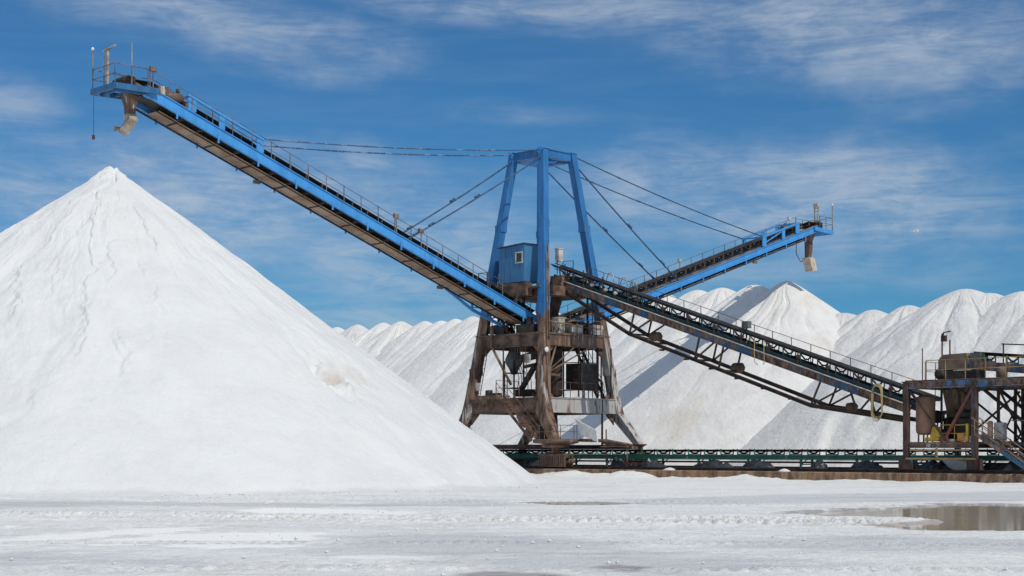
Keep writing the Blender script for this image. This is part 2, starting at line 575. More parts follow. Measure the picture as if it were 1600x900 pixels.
def stairs(mb, a, b, wd, side, n=None, m=0, rail=True):
    """flight from a (low) to b (high); side = unit vector across"""
    a = Vector(a)
    b = Vector(b)
    s = Vector(side) * wd / 2
    for sg in (-1, 1):
        mb.beam(a + s * sg, b + s * sg, 0.05, 0.22, (0, 0, 1), m)
        if rail:
            hh = Vector((0, 0, 0.95))
            mb.tube([a + s * sg + hh, b + s * sg + hh], 0.024, 5, m)
            mb.tube([a + s * sg + hh * .5, b + s * sg + hh * .5], 0.018, 5, m)
            for k in range(4):
                c = (a + s * sg).lerp(b + s * sg, k / 3)
                mb.beam(c, c + hh, 0.035, 0.035, (1, 0, 0), m)
    n = n or max(3, int((b.z - a.z) / 0.22))
    for i in range(1, n):
        c = a.lerp(b, i / n)
        d = (b - a)
        d.z = 0
        d.normalize()
        mb.beam(c - s * 0.96, c + s * 0.96, 0.2, 0.035, (0, 0, 1), m)


# ------------------------------------------------------------------ ground
def axis(segs):
    a = []
    for (x0, x1, st_) in segs:
        n_ = max(1, int(round((x1 - x0) / st_)))
        a += list(np.linspace(x0, x1, n_, endpoint=False))
    a.append(segs[-1][1])
    return np.array(a)


def poly_px(pts):
    return np.array([ground_at(*p) for p in pts])


def inside_dist(X, Y, poly, sy=1.0):
    """signed distance to polygon (positive inside)"""
    d = np.full(X.shape, 1e9)
    ins = np.zeros(X.shape, bool)
    n_ = len(poly)
    for i in range(n_):
        x1, y1 = poly[i]
        x2, y2 = poly[(i + 1) % n_]
        ex, ey = x2 - x1, y2 - y1
        tt = np.clip(((X - x1) * ex + (Y - y1) * ey) / (ex * ex + ey * ey + 1e-9), 0, 1)
        d = np.minimum(d, np.hypot(X - x1 - tt * ex, Y - y1 - tt * ey))
        cond = ((y1 > Y) != (y2 > Y)) & (X < (x2 - x1) * (Y - y1) / (y2 - y1 + 1e-12) + x1)
        ins ^= cond
    return np.where(ins, d, -d)


PUD = [
    poly_px([(1225, 801), (1319, 795.5), (1403, 791.5), (1487, 786.5), (1600, 787), (1720, 788), (1740, 826), (1600, 829), (1500, 829), (1425, 826.5), (1352, 820.5),
             (1400, 818.2), (1462, 813.5), (1440, 809), (1360, 805), (1290, 804)]),
    poly_px([(733, 906), (736, 897), (770, 894), (845, 896), (880, 904), (850, 930), (760, 935)]),
    poly_px([(820, 785.5), (850, 783.5), (930, 784), (1005, 786), (960, 788), (870, 787.6)]),
    poly_px([(945, 886), (965, 882), (1005, 886), (985, 890)]),
]
CREAM = [
    poly_px([(345, 797), (420, 793), (560, 794.5), (690, 799), (640, 804), (480, 803.5), (380, 802)]),
    poly_px([(120, 846), (240, 834), (420, 829), (535, 832), (490, 848), (470, 854), (320, 856), (250, 852), (140, 853)]),
    poly_px([(1110, 864), (1180, 858), (1290, 862), (1240, 869), (1130, 869)]),
    poly_px([(480, 871), (560, 866), (695, 867), (680, 872), (560, 874)]),
    poly_px([(-40, 844), (60, 836), (180, 826), (330, 823), (320, 830), (150, 838), (40, 850), (-40, 853)]),
]
DAMP = [
    poly_px([(480, 850), (600, 832), (820, 834), (1010, 852), (900, 866), (700, 864), (520, 858)]),
    poly_px([(-80, 862), (180, 864), (320, 872), (300, 886), (60, 880), (-80, 892)]),
    poly_px([(640, 868), (900, 862), (1110, 868), (1300, 874), (1130, 900), (880, 895), (700, 884)]),
    poly_px([(-60, 781), (330, 784), (560, 786), (780, 781), (820, 790), (500, 793), (200, 791), (-60, 797)]),
    poly_px([(1050, 850), (1300, 836), (1700, 840), (1700, 862), (1350, 862)]),
    poly_px([(950, 780), (1250, 772), (1700, 766), (1700, 782), (1300, 786), (1000, 790)]),
]
xs = axis([(-9000, -600, 2100), (-600, -120, 80), (-120, -40, 4), (-40, -19, 0.5), (-19, 22, 0.075), (22, 45, 0.5), (45, 120, 4), (120, 600, 80), (600, 9000, 2100)])
ys = axis([(-3000, -200, 700), (-200, -20, 30), (-20, 14, 4), (14, 20, 0.5), (20, 35.5, 0.14), (35.5, 45.5, 0.07), (45.5, 66, 0.2), (66, 112, 0.5), (112, 200, 4), (200, 800, 60), (800, 14000, 2200)])
GX, GY = np.meshgrid(xs, ys)
near = sstep(GY, 14, 20) * (1 - sstep(GY, 120, 180)) * (1 - sstep(np.abs(GX), 60, 110))
gp = K * ((GX - C0[0]) - (GY - C0[1]))
gq = K * ((GX - C0[0]) + (GY - C0[1]))
H = near * (0.05 * fbm(GX * 0.22, GY * 0.5, 5, 0.55, 1) + 0.03 * fbm(GX * 1.3, GY * 2.2, 4, 0.55, 2)) * 1.5
# rougher churned strips
ch = sstep(fbm(GX * 0.10, GY * 0.45, 3, 0.5, 9), 0.02, 0.2)
H = H + near * ch * 0.10 * fbm(GX * 3.1, GY * 3.4, 4, 0.6, 4)
cream_a = np.zeros_like(GX)
damp_a = np.zeros_like(GX)
wet_a = np.zeros_like(GX)
wob = fbm(GX * 0.9, GY * 1.6, 5, 0.6, 6)
for pl in CREAM:
    d = inside_dist(GX, GY, pl) + wob * 1.6
    k = sstep(d, -0.12, 0.2)
    H = H * (1 - 0.85 * k) - 0.012 * k
    cream_a = np.maximum(cream_a, k)
for pl in DAMP:
    d = inside_dist(GX, GY, pl) + wob * 3.0
    k = sstep(d, -0.7, 1.0)
    H = H * (1 - 0.45 * k) - 0.006 * k
    damp_a = np.maximum(damp_a, k)
for i, pl in enumerate(PUD):
    d = inside_dist(GX, GY, pl) + wob * (1.5 if i == 0 else 0.45)
    k = sstep(d, -0.15, 0.35)
    H = H * (1 - k) - 0.10 * k
    wet_a = np.maximum(wet_a, sstep(d, -0.45, 0.0) * 0.8)
# tyre tracks: bands of tread lugs pressed into the crust
TRK = [(43.6, -0.19, 0.0, 0.95), (41.9, -0.19, 0.5, 1.0), (40.55, -0.19, 0.2, 1.0), (31.0, -0.03, 0.3, 0.45), (57.5, -0.20, 0.1, 0.55), (55.4, -0.20, 0.7, 0.45), (24.4, 0.02, 0.6, 0.35)]
for (y0, slope, ph, am) in TRK:
    cy_ = y0 + slope * (GX + 2) + 0.35 * np.sin(GX * 0.11 + ph * 6)
    v_ = GY - cy_
    band = 1 - sstep(np.abs(v_), 0.42, 0.55)
    band = band * (0.45 + 0.55 * sstep(fbm(GX * 0.25, GY * 0.2, 3, 0.5, 20 + ph), -0.15, 0.1))
    lug = 0.5 + 0.5 * np.sign(v_) * 0 + 0.5 * np.sin(GX * 2 * math.pi / 0.31 + np.abs(v_) * 7 + ph * 5)
    lug = sstep(lug, 0.35, 0.75)
    jit = 0.85 + 0.3 * vnoise(GX * 2.7 + 50, GY * 3.1 + 50)
    ok = 1 - np.clip(wet_a * 2, 0, 1)
    H = H + am * ok * band * (-0.06 + 0.135 * lug * jit)
    edge = np.exp(-((np.abs(v_) - 0.62) / 0.12) ** 2)
    H = H + am * ok * edge * 0.03
# salt swept against the dock wall, and thick drift beside the big pile
bank = 0.42 * np.exp(-((gq + 5.35) / 0.9) ** 2) * (0.55 + 1.6 * fbm(gp * 0.35, gq * 0.3, 4, 0.6, 12)) * (1 - 0.75 * sstep(gp, 18, 34))
H = H + np.maximum(bank, 0) * sstep(GY, 60, 66)
H = H + 0.22 * sstep(gq, -20, -6) * (1 - sstep(gq, -5, -3)) * 0.6 * (fbm(GX * .15, GY * .15, 4, .5, 14) + 0.5) * near
nx, ny = len(xs), len(ys)
verts = np.stack([GX.ravel(), GY.ravel(), H.ravel()], 1)
ii = (np.arange(ny - 1)[:, None] * nx + np.arange(nx - 1)[None, :]).ravel()
quads = np.stack([ii, ii + 1, ii + 1 + nx, ii + nx], 1)


def np_mesh(name, verts, quads, mat, smooth=True):
    me = bpy.data.meshes.new(name)
    me.vertices.add(len(verts))
    me.vertices.foreach_set('co', verts.astype(np.float32).ravel())
    me.loops.add(quads.size)
    me.loops.foreach_set('vertex_index', quads.astype(np.int32).ravel())
    me.polygons.add(len(quads))
    me.polygons.foreach_set('loop_start', np.arange(0, quads.size, 4, dtype=np.int32))
    me.polygons.foreach_set('loop_total', np.full(len(quads), 4, dtype=np.int32))
    me.polygons.foreach_set('use_smooth', np.full(len(quads), smooth))
    me.update(calc_edges=True)
    me.materials.append(mat)
    return me


gm = np_mesh('ground', verts, quads, M_GROUND)
for nm, arr in (('wet', wet_a), ('cream', cream_a), ('damp', damp_a)):
    at = gm.attributes.new(nm, 'FLOAT', 'POINT')
    at.data.foreach_set('value', arr.astype(np.float32).ravel())
ground = bpy.data.objects.new('ground', gm)
COL.objects.link(ground)
ground['kind'] = 'structure'

for i, pl in enumerate(PUD):
    x0, y0 = pl.min(0) - 0.8
    x1, y1 = pl.max(0) + 0.8
    me = bpy.data.meshes.new('brine_pool')
    z = -0.045
    me.from_pydata([(x0, y0, z), (x1, y0, z), (x1, y1, z), (x0, y1, z)], [], [(0, 1, 2, 3)])
    me.materials.append(M_WATER)
    o = bpy.data.objects.new('water', me)
    COL.objects.link(o)
    o['kind'] = 'structure'


# ------------------------------------------------------------------ salt mounds
def cone_z(r, h, slope, ra):
    return h - slope * (np.sqrt(r * r + ra * ra) - ra)


def mound(name, cx, cy, h, slope, mat, seed, label, group=None, rings=80, seg=240, ra=0.5, gully=0.35, extra=None, front=True, ext=0.0):
    Rb = h / slope + ra
    Rm = Rb * (1.13 + ext)
    u = np.linspace(0, 1, rings)
    rr = Rm * (0.35 * u + 0.65 * u ** 1.25)
    # denser towards the camera (-Y): theta 0 points at the camera
    s = np.linspace(-1, 1, seg, endpoint=False)
    base_th = -math.pi / 2 if front is True else front
    th = math.pi * (0.55 * s + 0.45 * s ** 3)
    TH, RR = np.meshgrid(th, rr)
    X = cx + RR * np.cos(TH + base_th)
    Y = cy + RR * np.sin(TH + base_th)
    Z = cone_z(RR, h, slope * (1 - ext * np.clip(np.cos(TH), 0, 1) ** 2), ra)
    # flare at the toe
    Z = np.where(Z < 0.3, 0.3 * np.exp((np.minimum(Z, 0.3) - 0.3) / 0.3) - 0.09, Z)
    fade_ap = sstep(RR, 0.2, 5.0)
    fade_toe = 0.25 + 0.75 * sstep(Rm - RR, 0.3, 4.0)
    A = TH * 11.0
    g1 = fbm(A * 0.40 + 2.4 * fbm(X * .13, Y * .13, 4, .55, seed), RR * 0.07, 5, 0.55, seed)
    ridge = 1 - np.abs(g1) * 5
    d = gully * fade_ap * fade_toe * (0.9 * g1 * 2 + 0.20 * np.clip(ridge, -1, 1))
    d = d + 0.30 * gully * fade_toe * fbm(X * 0.9, Y * 0.9, 5, 0.55, seed + 1) * sstep(RR, 0, 1.2)
    if extra is not None:
        d = d + extra(X, Y, Z, TH, RR)
    Z = Z + d
    Z[-1, :] = -0.6
    Z[0, :] = Z[0, :].mean()
    verts = np.stack([X.ravel() - cx, Y.ravel() - cy, Z.ravel()], 1)
    n_ = seg
    i_ = np.arange(rings - 1)[:, None] * n_
    j_ = np.arange(n_)[None, :]
    a_ = (i_ + j_).ravel()
    b_ = (i_ + (j_ + 1) % n_).ravel()
    me = np_mesh(name, verts, np.stack([a_, a_ + n_, b_ + n_, b_], 1), mat)
    o = bpy.data.objects.new(name, me)
    COL.objects.link(o)
    o.location = (cx, cy, 0)
    tag(o, label, 'salt mound', group)
    return o


# big pile in front: scarps of small slides, crumbly break on its right flank, lumpy tip
BPX, BPY, BPH, BPS = -22.75, 88.4, 17.8, 0.742
_sr = random.Random(5)
SC = [(-0.60, 0.24, 2.0, 0.3, 3, 22), (-0.36, 0.26, 2.0, 0.4, 3, 24), (-0.12, 0.20, 0.9, 0.5, 2, 13), (0.14, 0.15, 2.4, 0.3, 4, 19), (-0.22, 0.10, 4.4, 0.6, 3, 9),
      (-0.9, 0.12, 1.1, 0.5, 5, 21)]
for k_ in range(80):
    r0_ = _sr.uniform(2, 17)
    SC.append((_sr.uniform(-1.25, 1.05), _sr.uniform(0.05, 0.13), _sr.uniform(0, 6), _sr.uniform(0.1, 0.9), r0_, r0_ + _sr.uniform(2.5, 6.5)))


def ray_cone(px, py):
    """where the ray through a pixel first meets the big pile"""
    best = None
    for Y in np.linspace(60, 92, 1600):
        X = (px - 800) / F * Y
        Z = EYE + (HZ - py) / F * Y
        r = math.hypot(X - BPX, Y - BPY)
        if Z <= BPH - BPS * r:
            return X, Y
    return None


scar = ray_cone(520, 612)
scar2 = ray_cone(548, 598)


def big_extra(X, Y, Z, TH, RR):
    d = np.zeros_like(X)
    for i, (t0, amp, ph, wd_, ra_, rb_) in enumerate(SC):
        line = t0 + 0.05 * np.sin(RR * 0.33 + ph) + 0.20 * fbm(RR * 0.34, RR * 0 + i * 3.1, 6, 0.6, i)
        arc = (TH - line) * (RR + 1.0)                # metres to the side of the scarp
        start = sstep(RR, ra_, ra_ + 2.0) * (1 - sstep(RR, rb_ - 2.5, rb_))
        arc = arc * (1 if (i % 3 or i < 6) else -1)
        sawt = sstep(arc, 0.0, 0.10) * np.exp(-np.clip(arc, 0, None) / (1.6 + wd_))
        d += amp * 1.0 * start * sawt
    # broad soft tongues and small lumps
    d += 0.42 * fbm(TH * 5.5 + 0.5 * fbm(X * .3, Y * .3, 3, .5, 2), RR * 0.13, 4, 0.5, 51) * sstep(RR, 2, 8)
    d += 0.20 * fbm(TH * 14 + 1.2 * fbm(X * .5, Y * .5, 3, .5, 3), RR * 0.5, 5, 0.55, 52) * sstep(RR, 2, 6)
    # crumbly break
    for (sx, sy), rad, am in ((scar, 1.7, 0.75), (scar2, 1.5, 0.4)):
        e1x, e1y = 0.80, -0.60
        u = (X - sx) * e1x + (Y - sy) * e1y
        v = -(X - sx) * e1y + (Y - sy) * e1x
        rd = np.hypot(u / 1.5, v / 0.9)
        k = 1 - sstep(rd, rad * 0.45, rad)
        blk = vnoise(X * 1.6 + 40, Y * 1.6 + 40)
        blk2 = vnoise(X * 4.1 + 10, Y * 4.1 + 10)
        d += am * k * (-0.30 + 0.34 * sstep(blk, 0.35, 0.65) + 0.16 * sstep(blk2, 0.35, 0.65) - 0.75 * np.exp(-((u + 0.2) / 0.8) ** 2 - ((v + 0.5) / 0.32) ** 2))
    # tip
    k = np.exp(-(RR / 1.4) ** 2)
    d += k * (0.4 * (vnoise(X * 1.7 + 8, Y * 1.7 + 3) - 0.5) + 0.25 * (vnoise(X * 4 + 8, Y * 4 + 3) - 0.5)) * sstep(RR, 0, 0.3)
    # crack below the tip
    line = 0.15 + 0.34 * np.sin(RR * 1.25 + 0.5) * np.exp(-RR / 6) + 0.03 * np.sin(RR * 4)
    arc = (TH - line) * (RR + 0.3)
    d += -0.22 * np.exp(-(arc / 0.12) ** 2) * sstep(RR, 0.5, 1.0) * (1 - sstep(RR, 3.4, 6.5))
    # fine tongues
    d += 0.045 * fbm(TH * 26, RR * 0.22, 4, 0.5, 40) * sstep(RR, 2, 7) * sstep(np.abs(TH - 0.3), 0.1, 0.9)
    return d


# older, brownish salt laid bare in the break
_t = NT.__new__(NT)
_t.t = M_SALT.node_tree
_b = [n_ for n_ in _t.t.nodes if n_.type == 'BSDF_PRINCIPLED'][0]
_src = _b.inputs['Base Color'].links[0].from_socket
_p = _t.n('ShaderNodeNewGeometry').outputs['Position']
_m = None
for (sx, sy), (ru, rv), wt in ((scar, (1.0, 0.55), 0.75), (scar2, (1.6, 1.2), 0.30)):
    zs_ = BPH - BPS * math.hypot(sx - BPX, sy - BPY)
    q_ = _t.mapping(_p, loc=(0, 0, 0))
    vm = _t.n('ShaderNodeVectorMath', {0: _p, 1: (sx, sy, zs_)}, operation='SUBTRACT').outputs[0]
    vm = _t.mapping(vm, rot=(0, 0, R(37)), scale=(1 / ru, 1 / rv, 0.6))
    ln = _t.n('ShaderNodeVectorMath', {0: vm}, operation='LENGTH').outputs['Value']
    ln = _t.math('ADD', ln, _t.math('MULTIPLY', _t.noise(_p, 1.8, 6, 0.65), 1.4))
    k_ = _t.math('MULTIPLY', _t.remap(ln, 0.7, 1.9, 1.0, 0.0), wt)
    _m = k_ if _m is None else _t.math('MAXIMUM', _m, k_)
_t.t.links.new(_t.mix(_m, _src, (0.50, 0.40, 0.32, 1)), _b.inputs['Base Color'])
mound('salt_pile', BPX, BPY, BPH, BPS, M_SALT, 3, 'big fresh white conical salt pile in the foreground under the long blue boom', rings=330, seg=900, ra=0.35,
      gully=0.17, extra=big_extra, ext=0.085)

QROW = 35.0
PEAKS = [(527, 511), (558.6, 507), (599, 504), (627, 502), (664.5, 501.5), (690, 501), (712, 498), (739, 494), (768, 491),
         (800, 488), (832, 486), (864, 486), (895, 484), (934, 477), (985, 466), (1043, 460), (1090, 453), (1128, 449.5), (1180, 445), (1229, 439),
         (1318, 489), (1365, 484), (1420, 477), (1508, 451.5), (1545, 458), (1600, 455), (1668, 452), (1745, 450)]
NAMES = ['small white salt peak just right of the big foreground pile skyline, leftmost visible',
         'second small white salt peak right of the big foreground pile',
         'third small white salt peak right of the big foreground pile',
         'fourth small white salt peak right of the big foreground pile, below mid boom',
         'fifth white salt peak right of the big pile, close under the long boom',
         'sixth white salt peak right of the big pile, close under the long boom',
         'seventh salt peak right of the big pile, second left of the tower leg',
         'salt peak touching the left tower leg, last before the tower',
         'salt mound just inside the left tower leg, behind the lower end of the long boom',
         'salt mound behind the tower beneath the blue cabin',
         'salt mound behind the front tower leg',
         'salt mound seen right of the front tower leg above the middle deck',
         'white salt peak between the front and right tower legs at left',
         'white salt peak just behind the right tower leg',
         'salt mound just right of the right tower leg under the far boom foot',
         'small sharp white salt peak under the middle of the far boom',
         'second rounded white salt peak under the far boom',
         'third white salt peak under the far boom, beside the shadowed one',
         'white salt mound with the broad dark boom shadow down its flank',
         'tallest far white salt mound under the chute of the far boom, with tan stains',
         'low rounded salt shoulder at the right foot of the tallest far mound',
         'lower rounded salt peak in the dip right of the tallest far mound',
         'second lower rounded salt peak, just left of the large right-hand mound',
         'large broad salt mound at right behind the lamp pole and brown hood',
         'salt mound with a gullied top right of the broad one, above the brown hood',
         'salt mound cut by the right edge of the picture',
         'salt mound beyond the right edge, its long flank running down behind the brown hood',
         'salt mound whose left flank shows only at the right edge above the truss']
for i, (px, py) in enumerate(PEAKS):
    tt = (px - 800) / F
    # W(p, QROW): X = 2.27 + K(p+q), Y = 115 + K(q-p)
    qr = QROW + (1.2 if 1300 < px < 1450 else 0) 
    p = (tt * (C0[1] + K * qr) - C0[0] - K * qr) / (K + K * tt)
    Pw = W(p, qr)
    h = EYE + (HZ - py) * Pw.y / F
    mat = M_SALT2 if px < 1290 else M_SALT3
    if i % 3 == 1 and px < 1000:
        mat = M_SALT3
    big_one = px in (1229,)
    ra = 1.1 if px in (1180, 1090, 1128, 1365, 1420) else (1.6 if px == 1508 else (1.6 if px in (1318, 1545, 1600, 1668) else 0.6))
    slope = 0.735 if px not in (1508,) else 0.70
    mound('salt_mound', Pw.x, Pw.y, h, slope + 0.012 * math.sin(i * 2.1), mat, 10 + i * 3, NAMES[i], 'salt mounds in the long row behind the conveyors',
          rings=90 if not big_one else 120, seg=260 if not big_one else 340, ra=ra, gully=0.42 if px < 1290 else 0.55, front=R(-112))

# loose lumps of salt rolled out around the foot of the big pile and over the yard
_cr = np.random.RandomState(4)
NCL = 2600
cv_, cf_ = [], []
base = np.array([(1, 0, 0), (-1, 0, 0), (0, 1, 0), (0, -1, 0), (0, 0, 1), (0, 0, -1)], float)
tri = [(4, 0, 2), (4, 2, 1), (4, 1, 3), (4, 3, 0), (5, 2, 0), (5, 1, 2), (5, 3, 1), (5, 0, 3)]
Rt = BPH / BPS + 0.35
for k_ in range(NCL):
    if k_ < 1500:
        th_ = -math.pi / 2 + _cr.uniform(-1.5, 1.3)
        r_ = (Rt - 0.35) / (1 - 0.085 * max(0, math.cos(th_ + math.pi / 2)) ** 2) - 0.5 + abs(_cr.normal(0, 1.0)) + 0.3 * math.sin(th_ * 23)
        x_, y_ = BPX + r_ * math.cos(th_), BPY + r_ * math.sin(th_)
        sz = 0.025 + 0.05 * _cr.rand() ** 3
    else:
        x_, y_ = _cr.uniform(-16, 18), 21 + 45 * _cr.rand() ** 1.3
        sz = 0.012 + 0.035 * _cr.rand() ** 4
    ix = np.clip(np.searchsorted(xs, x_), 1, nx - 1)
    iy = np.clip(np.searchsorted(ys, y_), 1, ny - 1)
    if wet_a[iy, ix] > 0.1 or not (-40 < x_ < 44):
        continue
    b_ = len(cv_)
    jj = base * sz * _cr.uniform(0.6, 1.3, (6, 1)) * np.array([1.2, 1.2, 0.9])
    for q_ in jj:
        cv_.append((x_ + q_[0], y_ + q_[1], H[iy, ix] + sz * 0.4 + q_[2]))
    cf_ += [(a + b_, c + b_, d + b_) for a, c, d in tri]
me = bpy.data.meshes.new('salt_clods')
me.from_pydata(cv_, [], cf_)
me.materials.append(M_SALT)
o = bpy.data.objects.new('salt_clods', me)
COL.objects.link(o)
o['kind'] = 'stuff'

# ------------------------------------------------------------------ dock: wall, bed and rails
ZB = 0.56
P0, P1 = -75, 62
dock = thing('dock_wall', (0, -5, 0), 'low rust-stained concrete wall with a flat bed behind it, carrying rails and conveyor', 'wall')
mb = MB()
prev = None
n_ = 110
for i in range(n_):
    a = P0 + (P1 - P0) * i / n_
    b = P0 + (P1 - P0) * (i + 1) / n_ - 0.012
    e = random.uniform(-0.02, 0.02)
    ch_ = random.uniform(0.0, 0.03)
    mb.loft([[(x, -5.05 + e, -0.5), (x, -4.5, -0.5), (x, -4.5, ZB), (x, -5.0 + e + ch_, ZB), (x, -5.05 + e, ZB - 0.04)] for x in (a, b)])
mb.build('wall_face', M_WALL, dock)
mb = MB()
mb.box(((P0 + P1) / 2, 0.6, -0.05 + ZB / 2 - 0.02), (P1 - P0, 10.1, ZB + 0.02))
mb.build('bed', simple('dirty_bed', (0.16, 0.13, 0.11), (0.52, 0.50, 0.47), 0.9, 0, 0.6, 0.4, lo=0.4, hi=0.55), dock)
for q in (-4.25, 4.25):
    rl = thing('crane_rail', (0, q, ZB), 'dark rusty crane rail along the front edge of the concrete wall' if q < 0 else 'dark rusty crane rail behind the green ground conveyor', 'rail',
               'rails the stacker rolls on')
    mb = MB()
    z = ZB
    mb.box(((P0 + P1) / 2, q, z + 0.02), (P1 - P0, 0.22, 0.03))
    mb.box(((P0 + P1) / 2, q, z + 0.09), (P1 - P0, 0.05, 0.11))
    mb.box(((P0 + P1) / 2, q, z + 0.17), (P1 - P0, 0.12, 0.05))
    for i in range(110):
        mb.box((P0 + 1 + i * 1.24, q, z + 0.035), (0.16, 0.4, 0.06))
    mb.build('rail_profile', M_RUSTD, rl)

# ------------------------------------------------------------------ green ground conveyor
gc = thing('ground_conveyor', (0, 0, ZB), 'long low dark green belt conveyor on legs running along the wall through the tower', 'conveyor')
mb = MB()
for q in (-0.62, 0.62):
    mb.ibeam((P0, q, 1.40), (P1, q, 1.40), 0.14, 0.30, 0.03, 0.04)
mb.build('side_beam', M_GREEN, gc)
mb = MB()
prof = [(-0.66, 1.86), (-0.28, 1.73), (0.28, 1.73), (0.66, 1.86), (0.66, 1.88), (0.28, 1.75), (-0.28, 1.75), (-0.66, 1.88)]
mb.loft([[(p_, a, b + 0.02) for a, b in prof] for p_ in np.linspace(P0, P1, 30)])
mb.box(((P0 + P1) / 2, 0, 1.22), (P1 - P0, 1.1, 0.02))
mb.build('belt', M_BELT, gc)


def idler_mb(p, q, z, wd=1.3, axis_p=True, slope=0.0, hgt=0.3, m=0):
    """troughing idler: cross bar, two end brackets, three rollers"""
    mb_ = MB()
    h_ = wd / 2
    def P(a, b, c):
        return (p + a, q + b, z + c) if axis_p else (p + b, q + a, z + c)
    mb_.beam(P(0, -h_, 0.05), P(0, h_, 0.05), 0.08, 0.06)
    for s_ in (-1, 1):
        mb_.beam(P(0, s_ * h_, 0.0), P(0, s_ * (h_ + 0.05), hgt + 0.1), 0.09, 0.04, (1, 0, 0) if axis_p else (0, 1, 0))
        mb_.tube([P(0, s_ * 0.22, hgt * 0.45), P(0, s_ * (h_ - 0.02), hgt * 0.95)], 0.055, 7, 1)
        mb_.beam(P(0, s_ * 0.22, 0.05), P(0, s_ * 0.22, hgt * 0.45), 0.06, 0.03, (1, 0, 0) if axis_p else (0, 1, 0))
    mb_.tube([P(0, -0.2, hgt * 0.4), P(0, 0.2, hgt * 0.4)], 0.055, 7, 1)
    return mb_


first = None
step = 1.36
n_id = 72
ps = -38 + step * 0.4
for i in range(n_id):
    if first is None:
        first = idler_mb(ps, 0, 1.54, 1.3, True).build('idler', [M_GREEN, M_DARK], gc)
    else:
        dup(first, gc, (i * step, 0, 0))
leg = None
for i in range(25):
    p = -38 + i * 4.08
    if leg is None:
        mb = MB()
        for q in (-0.62, 0.62):
            mb.beam((p, q, ZB), (p, q, 1.31), 0.12, 0.12, (1, 0, 0))
            mb.box((p, q, ZB + 0.02), (0.3, 0.25, 0.04))
            mb.beam((p, q, 0.9), (p + 0.5, q, 1.3), 0.05, 0.05, (1, 0, 0))
        mb.beam((p, -0.62, 0.95), (p, 0.62, 0.95), 0.07, 0.07)
        leg = mb.build('support_frame', M_GREEN, gc)
        leg0 = p
    else:
        dup(leg, gc, (p - leg0, 0, 0))
mb = MB()
mb.tube([(P0, -0.75, 1.12), (P1, -0.75, 1.12)], 0.035, 6)
mb.tube([(P0, 0.8, 1.05), (P1, 0.8, 1.05)], 0.045, 6)
mb.build('service_pipe', M_RUSTD, gc)

# black plastic sheet bundles lying on the bed below the belt
heaps = [(-3.5, 1.8), (0.6, 2.2), (8.8, 1.6), (11.8, 2.6), (17.0, 3.4), (20.6, 2.6), (25.2, 1.2), (28.6, 2.4), (33.2, 3.6), (37.4, 3.0)]
hl = ['black plastic bundle left of the round foot plate', 'black plastic bundle behind the wheel bogie', 'small black plastic bundle under the belt right of the tower leg',
      'black plastic bundle just right of the tower leg foot', 'largest long black plastic bundle midway along the belt', 'black plastic bundle right of the largest one',
      'small round black bundle alone right of the belt middle', 'flat black plastic bundle left of the transfer tower',
      'black plastic bundle between the transfer tower posts', 'black plastic bundle below the blue stair at right']
for i, (p, L) in enumerate(heaps):
    th = thing('plastic_bundle', (p, -1.6, ZB), hl[i], 'plastic bundle', 'black plastic bundles lying under the ground conveyor')
    # irregular low heap with folds
    mb = MB()
    secs = []
    ns = 14
    for k in range(ns):
        u = k / (ns - 1)
        hh = (0.58 + 0.14 * random.random()) * math.sin(math.pi * min(max(u, 0.03), 0.97)) ** 0.5 * (0.75 + 0.4 * random.random())
        ww = 0.55 * math.sin(math.pi * min(max(u, 0.04), 0.96)) ** 0.5
        sec = []
        for a_ in range(11):
            an = math.pi * a_ / 10
            rr_ = 1 + 0.22 * (random.random() - 0.5)
            sec.append((p + (u - 0.5) * L, -1.6 - ww * math.cos(an) * rr_, ZB + max(0.0, hh * math.sin(an) * rr_)))
        secs.append(sec)
    mb.loft(secs)
    ob = mb.build('sheet', M_TARP, th)
th = thing('plastic_sheet', (15, -2.4, ZB), 'long low black plastic strip lying along the bed under the whole ground conveyor', 'plastic sheet')
mb = MB()
secs = []
for k in range(150):
    p = -20 + k * 0.46
    hh = 0.10 + 0.20 * max(0.0, vnoise(np.array(p * 0.55 + 90), np.array(3.3)).item() - 0.25) + 0.05 * random.random()
    hh *= 0.35 if random.random() < 0.10 else 1
    sec = []
    for a_ in range(7):
        an = math.pi * a_ / 6
        sec.append((p, -2.4 - 0.5 * math.cos(an) * (1 + 0.15 * random.random()), ZB + hh * math.sin(an) * (0.85 + 0.3 * random.random())))
    secs.append(sec)
mb.loft(secs)
mb.build('sheet', M_TARP, th)
# ------------------------------------------------------------------ THE STACKER
ST = thing('salt_stacker', (0, 0, ZB), 'tall blue and rusty four-legged stacker tower with cabin and two long conveyor booms', 'stacker')


def hs(z):
    return 3.8 - (z - 5.0) * (2.3 / 18.7)


